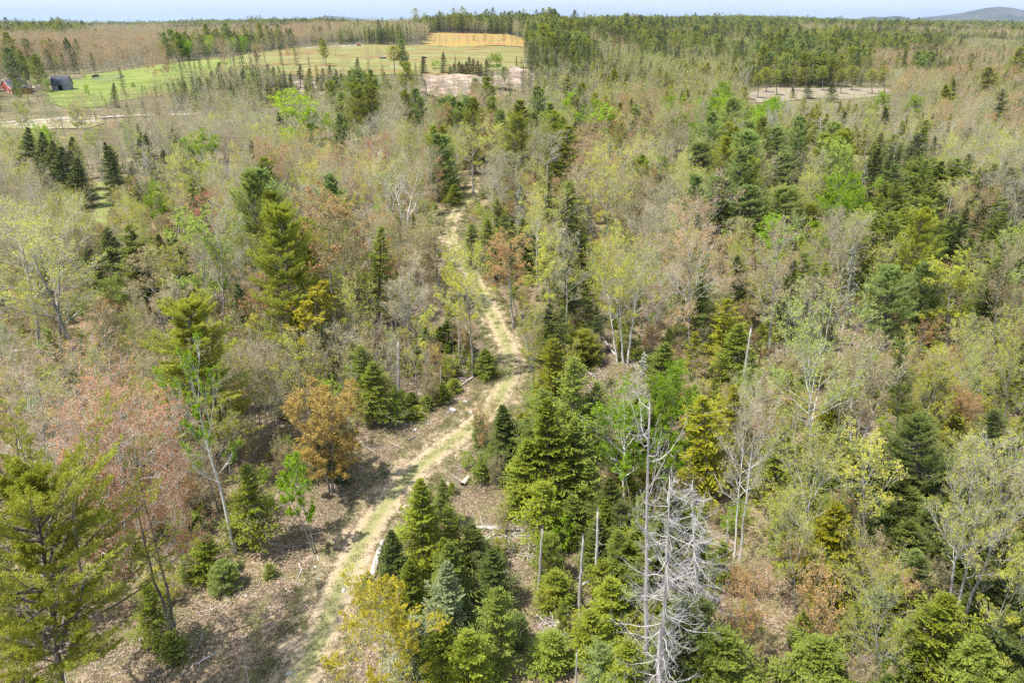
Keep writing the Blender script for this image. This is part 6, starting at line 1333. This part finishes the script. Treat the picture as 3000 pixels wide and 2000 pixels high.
for k, (keys, nm) in LOD.items():
    for zone, q, a0, a1 in (('near', None, 0, 150), ('', '_mid', 150, 2100), ('far', '_far', 2100, 9e9)):
        s = np.nonzero(rest & (KS == k) & (DD >= a0) & (DD < a1))[0]
        if len(s) == 0: continue
        qq = q or '_mid'; prot = [(jm(a + qq), None) for a in keys]; idx = RNG.integers(0, len(keys), len(s)); hn = np.array([FORM[a + qq]['H'] for a in keys])[idx]
        wide = np.where(DD[s] > 700, 1.35 if k in 'SPH' else 1.15, 1.0) if zone != 'far' else (1.8 if k in 'SPH' else 1.4)
        nodes_scatter(nm, XS[s], YS[s], tz(XS[s], YS[s]) - .1, HS[s] / hn * RNG.uniform(.85, 1.2, len(s)) * wide, idx, prot, f"distant {KINDS[k][2]} trees filling the woods toward the horizon", scz=HS[s] / hn)
s = np.nonzero(rest & np.isin(KS, ['F', 'A', 'D']))[0]
if len(s):
    nodes_scatter('thicket', XS[s], YS[s], tz(XS[s], YS[s]), HS[s] / 9, RNG.integers(0, 2, len(s)), [(jm('fir_c_mid'), None), (jm('hw_yold_mid'), None)], 'low thicket of young trees between the tall ones')

# understory: brush, seedlings, deadfall
def spots(n, d0, d1, az, seed, clear=3.0, p=.62, keep=None):
    rng = np.random.default_rng(seed); d = d0 + (d1 - d0) * rng.uniform(0, 1, n) ** p; a = np.radians(rng.uniform(-az, az, n)); X = d * np.sin(a); Y = d * np.cos(a)
    bx, by = project(X, Y, tz(X, Y)); ok = ~near_track(X, Y, clear)
    for k_ in (KEEP[1:] if keep is None else keep): ok &= ~inpoly(bx, by, k_)
    return X[ok], Y[ok]
X, Y = spots(7600, 34, 210, 50, 21, 3.9); n = len(X)
bpx, bpy_ = project(X, Y, tz(X, Y))
keys = [('shrub_brown', {0: MT['brown']}), ('shrub_lime', {0: MT['lime']}), ('shrub_lime', {0: MT['ygre']}), ('sapling_b', {0: MT['ygre']}), ('fir_young', None), ('sapling_a', {0: MT['brown']}), ('shrub_brown', {0: MT['oran']}), ('fir_young2', None)]
prot = []
for a, m in keys: prot.append((jm(a), {1: m[0]} if m else None))
pr = np.where((bpx > 1150)[:, None], np.array([[.12, .10, .15, .10, .24, .07, .10, .12]]), np.array([[.20, .07, .18, .18, .07, .16, .10, .04]])); cum = np.cumsum(pr, 1)
idx = np.clip((RNG.uniform(0, 1, n)[:, None] > cum).sum(1), 0, 7)
nodes_scatter('undergrowth', X, Y, tz(X, Y) - .03, RNG.uniform(.3, 1.05, n) ** 1.2, idx, prot, 'brush, seedlings and low shrubs between the trees', .12)
# the pole thicket: crowd of thin grey saplings left of the track
thick = [(665, 1030), (820, 1030), (1000, 1040), (1150, 1060), (1260, 1090), (1270, 1180), (1130, 1215), (1010, 1255), (930, 1290), (830, 1240), (700, 1250), (640, 1400), (560, 1460), (480, 1420), (520, 1300), (640, 1180)]
tw = [ground_at(*p) for p in thick]; mn = np.min(tw, 0); mxx = np.max(tw, 0); rng = np.random.default_rng(5)
X = rng.uniform(mn[0], mxx[0], 2200); Y = rng.uniform(mn[1], mxx[1], 2200); k = inpoly(X, Y, tw); X = X[k][:420]; Y = Y[k][:420]
for i in range(min(len(X), 290)):
    if COUNT['A'] >= 298: break
    H = float(rng.uniform(4, 8.5)); put_tree('A', 'sapling_a' if rng.uniform() < .8 else 'sapling_b', float(X[i]), float(Y[i]), H, None, relabel('A', float(X[i]), float(Y[i]), H), (rng.normal(0, .07), rng.normal(0, .07)), leaf='brown' if rng.uniform() < .5 else 'ygre')
# bare saplings showing at the bottom edge
for px, py, by in ((730, 1915, 2030), (655, 1960, 2040), (885, 1935, 2060), (870, 1965, 2070), (610, 1975, 2040), (425, 1795, 1895), (530, 1800, 1925)):
    x, y = ground_at(px + 5, by); put_tree('A', 'sapling_a', x, y, max(1.5, height_for(x, y, py)), None, relabel('A', x, y, 3, 'pale'), bark='twig_pale')

# dead leaves lying loose
def patch(name, n, size, cols, seed, r=1.0, up=.0, ln=None, wd=None):
    rng = np.random.default_rng(seed); b = Buf(); C = np.stack([rng.uniform(-r, r, n), rng.uniform(-r, r, n), rng.uniform(.0, .05, n)], 1)
    D = rng.normal(0, 1, (n, 3)); D[:, 2] = rng.normal(up, .22 + up * .3, n); leaves(b, C, D, ln or size, wd or size * .75, rng, 0, .75 if not up else .2); return b.mesh(name, [cols])
M_DRY = leaf_mat('dry fallen leaves', [(.34, .25, .165), (.25, .175, .11), (.43, .34, .25), (.30, .21, .14)], .12, .45); M_GRASS = leaf_mat('young grass', [(.16, .21, .05), (.22, .24, .08), (.13, .18, .045)], .3, .35)
M_DRYG = leaf_mat('dry grass', [(.34, .29, .16), (.28, .24, .12)], .2, .35)
X, Y = spots(9500, 28, 135, 52, 31, 2.1, .75, keep=[]); Z = tz(X, Y) + .02
pr = [(patch('leaf_patch_a', 110, .105, M_DRY, 1), None), (patch('leaf_patch_b', 80, .12, M_DRY, 2, 1.2), None)]
nodes_scatter('leaf_litter', X, Y, Z, RNG.uniform(.8, 1.3, len(X)), RNG.integers(0, 2, len(X)), pr, 'dead leaves covering the forest floor', .03)
# grass: middle strip, verges, scattered tufts
tn = nrm(np.gradient(TRK, axis=0)); nn_ = np.stack([tn[:, 1], -tn[:, 0]], 1); rng = np.random.default_rng(8)
i = rng.integers(0, len(TRK), 5200); off = np.where(rng.uniform(0, 1, 5200) < .08, rng.normal(0, .32, 5200), np.sign(rng.normal(0, 1, 5200)) * rng.normal(2.3, .6, 5200)); P = TRK[i] + nn_[i] * off[:, None] + rng.normal(0, .15, (5200, 2))
X2, Y2 = spots(2600, 28, 120, 52, 33, 0, .75, keep=[]); P = np.concatenate([P, np.stack([X2, Y2], 1)])
gp_ = [(patch('grass_tuft_a', 46, .16, M_GRASS, 3, .30, .9, .15, .03), None), (patch('grass_tuft_b', 36, .16, M_DRYG, 4, .30, .7, .16, .03), None), (patch('grass_tuft_c', 40, .14, M_GRASS, 5, .35, .5, .10, .05), None)]
nodes_scatter('grass', P[:, 0], P[:, 1], tz(P[:, 0], P[:, 1]) + .06, RNG.uniform(.6, 1.4, len(P)), RNG.integers(0, 3, len(P)), gp_, 'short grass on the track and its verges', .05)
# deadfall: loose sticks
def stick_mesh(name, L_, r, seed, br=3):
    rng = np.random.default_rng(seed); t = np.linspace(-.5, .5, 6); P = np.zeros((1, 6, 3)); P[0, :, 0] = t * L_; P[0, :, 1:] = np.cumsum(rng.normal(0, .012 * L_, (6, 2)), 0); P[0, :, 2] += r
    b = Buf(); R = (r * np.linspace(1.1, .45, 6))[None]; tubes(b, P, R, 6, 0, cap=True)
    if br:
        Q, Rq = children(P, R, br, .2, .95, .25, .8, .15, 4, .1, rng, .45, .008); tubes(b, Q, Rq, 3, 0)
    return b.mesh(name, [MT['dead_bark']])
STK = [stick_mesh('dead_branch', 2.6, .035, 1, 5), stick_mesh('dead_branch', 1.8, .025, 2, 6), stick_mesh('dead_branch', 3.4, .05, 3, 3), stick_mesh('dead_branch', 1.2, .018, 4, 4)]
X, Y = spots(2600, 30, 150, 50, 41, 3.0, .7, keep=[])
nodes_scatter('fallen_branches', X, Y, tz(X, Y) + .05, RNG.uniform(.6, 1.3, len(X)), RNG.integers(0, 4, len(X)), [(m, None) for m in STK], 'dead sticks and fallen branches on the forest floor', .08)
# slash: denser sticks in the cut openings
sl_polys = [[(1690, 1060), (1800, 1040), (1960, 1060), (1990, 1200), (1800, 1230), (1700, 1180)], [(2640, 1760), (2760, 1700), (2870, 1760), (2860, 1950), (2700, 2000), (2600, 1880)], [(1400, 1540), (1560, 1540), (1570, 1640), (1420, 1640)], [(1600, 1760), (1680, 1780), (1680, 1860), (1600, 1860)], [(2150, 990), (2440, 960), (2440, 1060), (2180, 1080)]]
SX, SY = [], []; rng = np.random.default_rng(6)
for pl in sl_polys:
    w = [ground_at(*p) for p in pl]; mn = np.min(w, 0); mm = np.max(w, 0); a = rng.uniform(mn[0], mm[0], 80); c_ = rng.uniform(mn[1], mm[1], 80); k = inpoly(a, c_, w); SX.append(a[k]); SY.append(c_[k])
SX = np.concatenate(SX); SY = np.concatenate(SY)
nodes_scatter('slash_debris', SX, SY, tz(SX, SY) + .12, RNG.uniform(.5, 1.1, len(SX)), RNG.integers(0, 4, len(SX)), [(m, None) for m in STK], 'tangle of cut branches and dead sticks', .2)

# logs lying where the photograph shows them
LOGM = {k: [stick_mesh('log', 1.0, rr, 50 + i, 0) for i, rr in enumerate((.02, .03))] for k in (0,)}
M_PALE = bark_mat('barkless pale log', (.62, .55, .45), (.50, .42, .33), 4, (.3, 1, 1))
M_PINK = bark_mat('weathered pinkish log', (.50, .43, .38), (.62, .56, .52), 4, (.3, 1, 1))
def log(ax, ay, bx, by, thick, label, mat='dead_bark', lift=0.0):
    p = np.array(ground_at(ax, ay)); q = np.array(ground_at(bx, by)); L_ = float(np.linalg.norm(q - p)); m = (p + q) / 2; dep = m[1] * CP + (CAM_H - float(tz(*m))) * SP; r = thick * dep / FPX / 2
    rng = np.random.default_rng(int(ax + by)); b = Buf(); t = np.linspace(-.5, .5, 7); P = np.zeros((1, 7, 3)); P[0, :, 0] = t * L_; P[0, :, 1] = np.cumsum(rng.normal(0, .01 * L_, 7)); P[0, :, 2] = np.cumsum(rng.normal(0, .006 * L_, 7))
    R = (r * np.linspace(1.15, .7, 7))[None]; tubes(b, P, R, 9, 0, cap=True)
    o = link('fallen_log', b.mesh('fallen_log', [mat if not isinstance(mat, str) else MT[mat]])); o.location = (m[0], m[1], float(tz(*m)) + r * .8 + lift); o.rotation_euler = (0, 0, math.atan2(q[1] - p[1], q[0] - p[0])); tag(o, label, 'log', 'fallen logs')
    b = Buf(); Q, Rq = children(P, R, 4, .15, .9, .10, .9, .5, 3, .1, rng, .3, .012); tubes(b, Q, Rq, 4, 0); s = link('branch_stub', b.mesh('branch_stub', [MT['dead_bark']]), o)
for a in [(1383, 1548, 1541, 1556, 9, 'pale log lying straight across the litter opening of the lower thicket', M_PINK), (1635, 1562, 1705, 1570, 7, 'short thin log right of the long straight one', M_PINK), (1391, 1605, 1428, 1634, 14, 'thick grey log end between two firs left of the litter gully', M_PALE),
          (1412, 1590, 1462, 1560, 8, 'slanting stick log touching the straight log', 'dead_bark'), (1355, 1425, 1377, 1402, 16, 'thick short log beside the track edge, barkless', M_PALE), (1303, 1420, 1330, 1428, 12, 'pale curved log end above the small fir at the track', M_PALE),
          (1088, 1695, 1122, 1590, 18, 'pale rotten log along the right rut of the track', M_PINK), (1532, 1890, 1588, 1876, 10, 'grey log in the lower gully', 'dead_bark'), (1700, 1720, 1745, 1692, 9, 'leaning bleached log between the poles', 'dead_bark'),
          (2689, 1865, 2736, 1808, 24, 'thick pale barkless log in the slash at lower right', M_PALE), (2655, 1800, 2787, 1730, 8, 'long thin log beyond the thick pale one', M_PINK), (2630, 1876, 2725, 1975, 10, 'long grey log running down to the bottom edge at right', M_PINK),
          (2650, 1690, 2740, 1760, 6, 'thin pole lying behind the thick pale log', M_PINK), (2700, 1910, 2740, 1945, 6, 'short stick log below the thick pale log', M_PINK), (1812, 1052, 1701, 930, 7, 'arched bare trunk leaning left out of the birch clump', 'dead_bark'),
          (1385, 1108, 1290, 1178, 6, 'thin fallen trunk pointing up the left verge of the bend', 'dead_bark'), (1290, 1172, 1330, 1168, 4, 'dark stick lying on the litter left of the boulders', 'dark_bark'), (215, 1062, 330, 1100, 8, 'brown log under the leaning yellow hardwood', 'dark_bark'),
          (30, 1033, 100, 1029, 8, 'pale straight log in dark firs at the left edge', 'dead_bark'), (265, 1018, 285, 1028, 6, 'small pale log on the litter slope', 'dead_bark'), (325, 955, 338, 962, 6, 'short pale log below the lime bush tree', 'dead_bark'), (236, 828, 298, 912, 7, 'white leaning dead stem below the ragged spruce', M_PALE),
          (1720, 1090, 1745, 1106, 5, 'broken branch in the slash clearing', 'dead_bark'), (1130, 1390, 1150, 1366, 8, 'brown rotten log left of the upper ruts', 'dark_bark'), (1195, 1292, 1218, 1280, 7, 'dark log on the litter below the saplings', 'dark_bark'), (1880, 1440, 1910, 1450, 6, 'sawn stick behind the gnarled snag', 'dead_bark'),
          (2130, 1128, 2240, 1108, 6, 'thin pale log among cedars at the right', 'dead_bark'), (300, 1625, 345, 1620, 7, 'white stick log in litter beyond the corner pine', 'dead_bark'), (450, 1978, 495, 1956, 6, 'brown stick at the bottom edge left of the twin maple', 'dark_bark'), (930, 1630, 934, 1644, 5, 'white split stick at the left verge', M_PALE)]: log(*a)
# splintered stump
x, y = ground_at(1632, 1850); rng = np.random.default_rng(9); r = empty('stump', (x, y, float(tz(x, y)))); tag(r, 'splintered tan stump with torn wood fibres in the lower thicket', 'stump')
b = Buf(); tubes(b, np.array([[[0, 0, -.2], [.05, 0, .5], [.1, 0, 1.0]]]), np.array([[.34, .28, .24]]), 9, 0, cap=True); part('stump_base', b, r, [M_PALE])
n = 16; a = rng.uniform(0, 6.28, n); Q = np.zeros((n, 2, 3)); Q[:, 0] = np.stack([np.cos(a) * .15 + .1, np.sin(a) * .15, np.full(n, .8)], 1); ln_ = rng.uniform(.5, 1.7, n); Q[:, 1] = Q[:, 0] + np.stack([np.cos(a) * ln_ * .8, np.sin(a) * ln_ * .8, rng.uniform(-.6, .8, n) * ln_], 1)
b = Buf(); tubes(b, Q, np.tile([.035, .01], (n, 1)), 3, 0); part('splinter', b, r, [MT['grey_bark']])

# ------------------------------------------------------------------ the air
hz_ = Buf(); B = 27500.0; boxes(hz_, [(0, 0, 0, 2 * B, 2 * B, 1)])
hv = hz_.v[0].copy(); lowest = -4.0; hv[:, 2] = np.where(hv[:, 2] > 0, 330.0, -33.0); hz_.v[0] = hv
hm, nt, out = newmat('thin blue air'); pv = nt.nodes.new('ShaderNodeVolumePrincipled'); pv.inputs['Color'].default_value = (.55, .74, 1, 1); pv.inputs['Density'].default_value = 3.6e-5; pv.inputs['Anisotropy'].default_value = .2
nt.links.new(pv.outputs[0], out.inputs['Volume'])
hz = link('haze', hz_.mesh('haze', [hm])); tag(hz, 'thin blue haze over the far woods', kind='stuff')
print('objects', len(SC.objects))
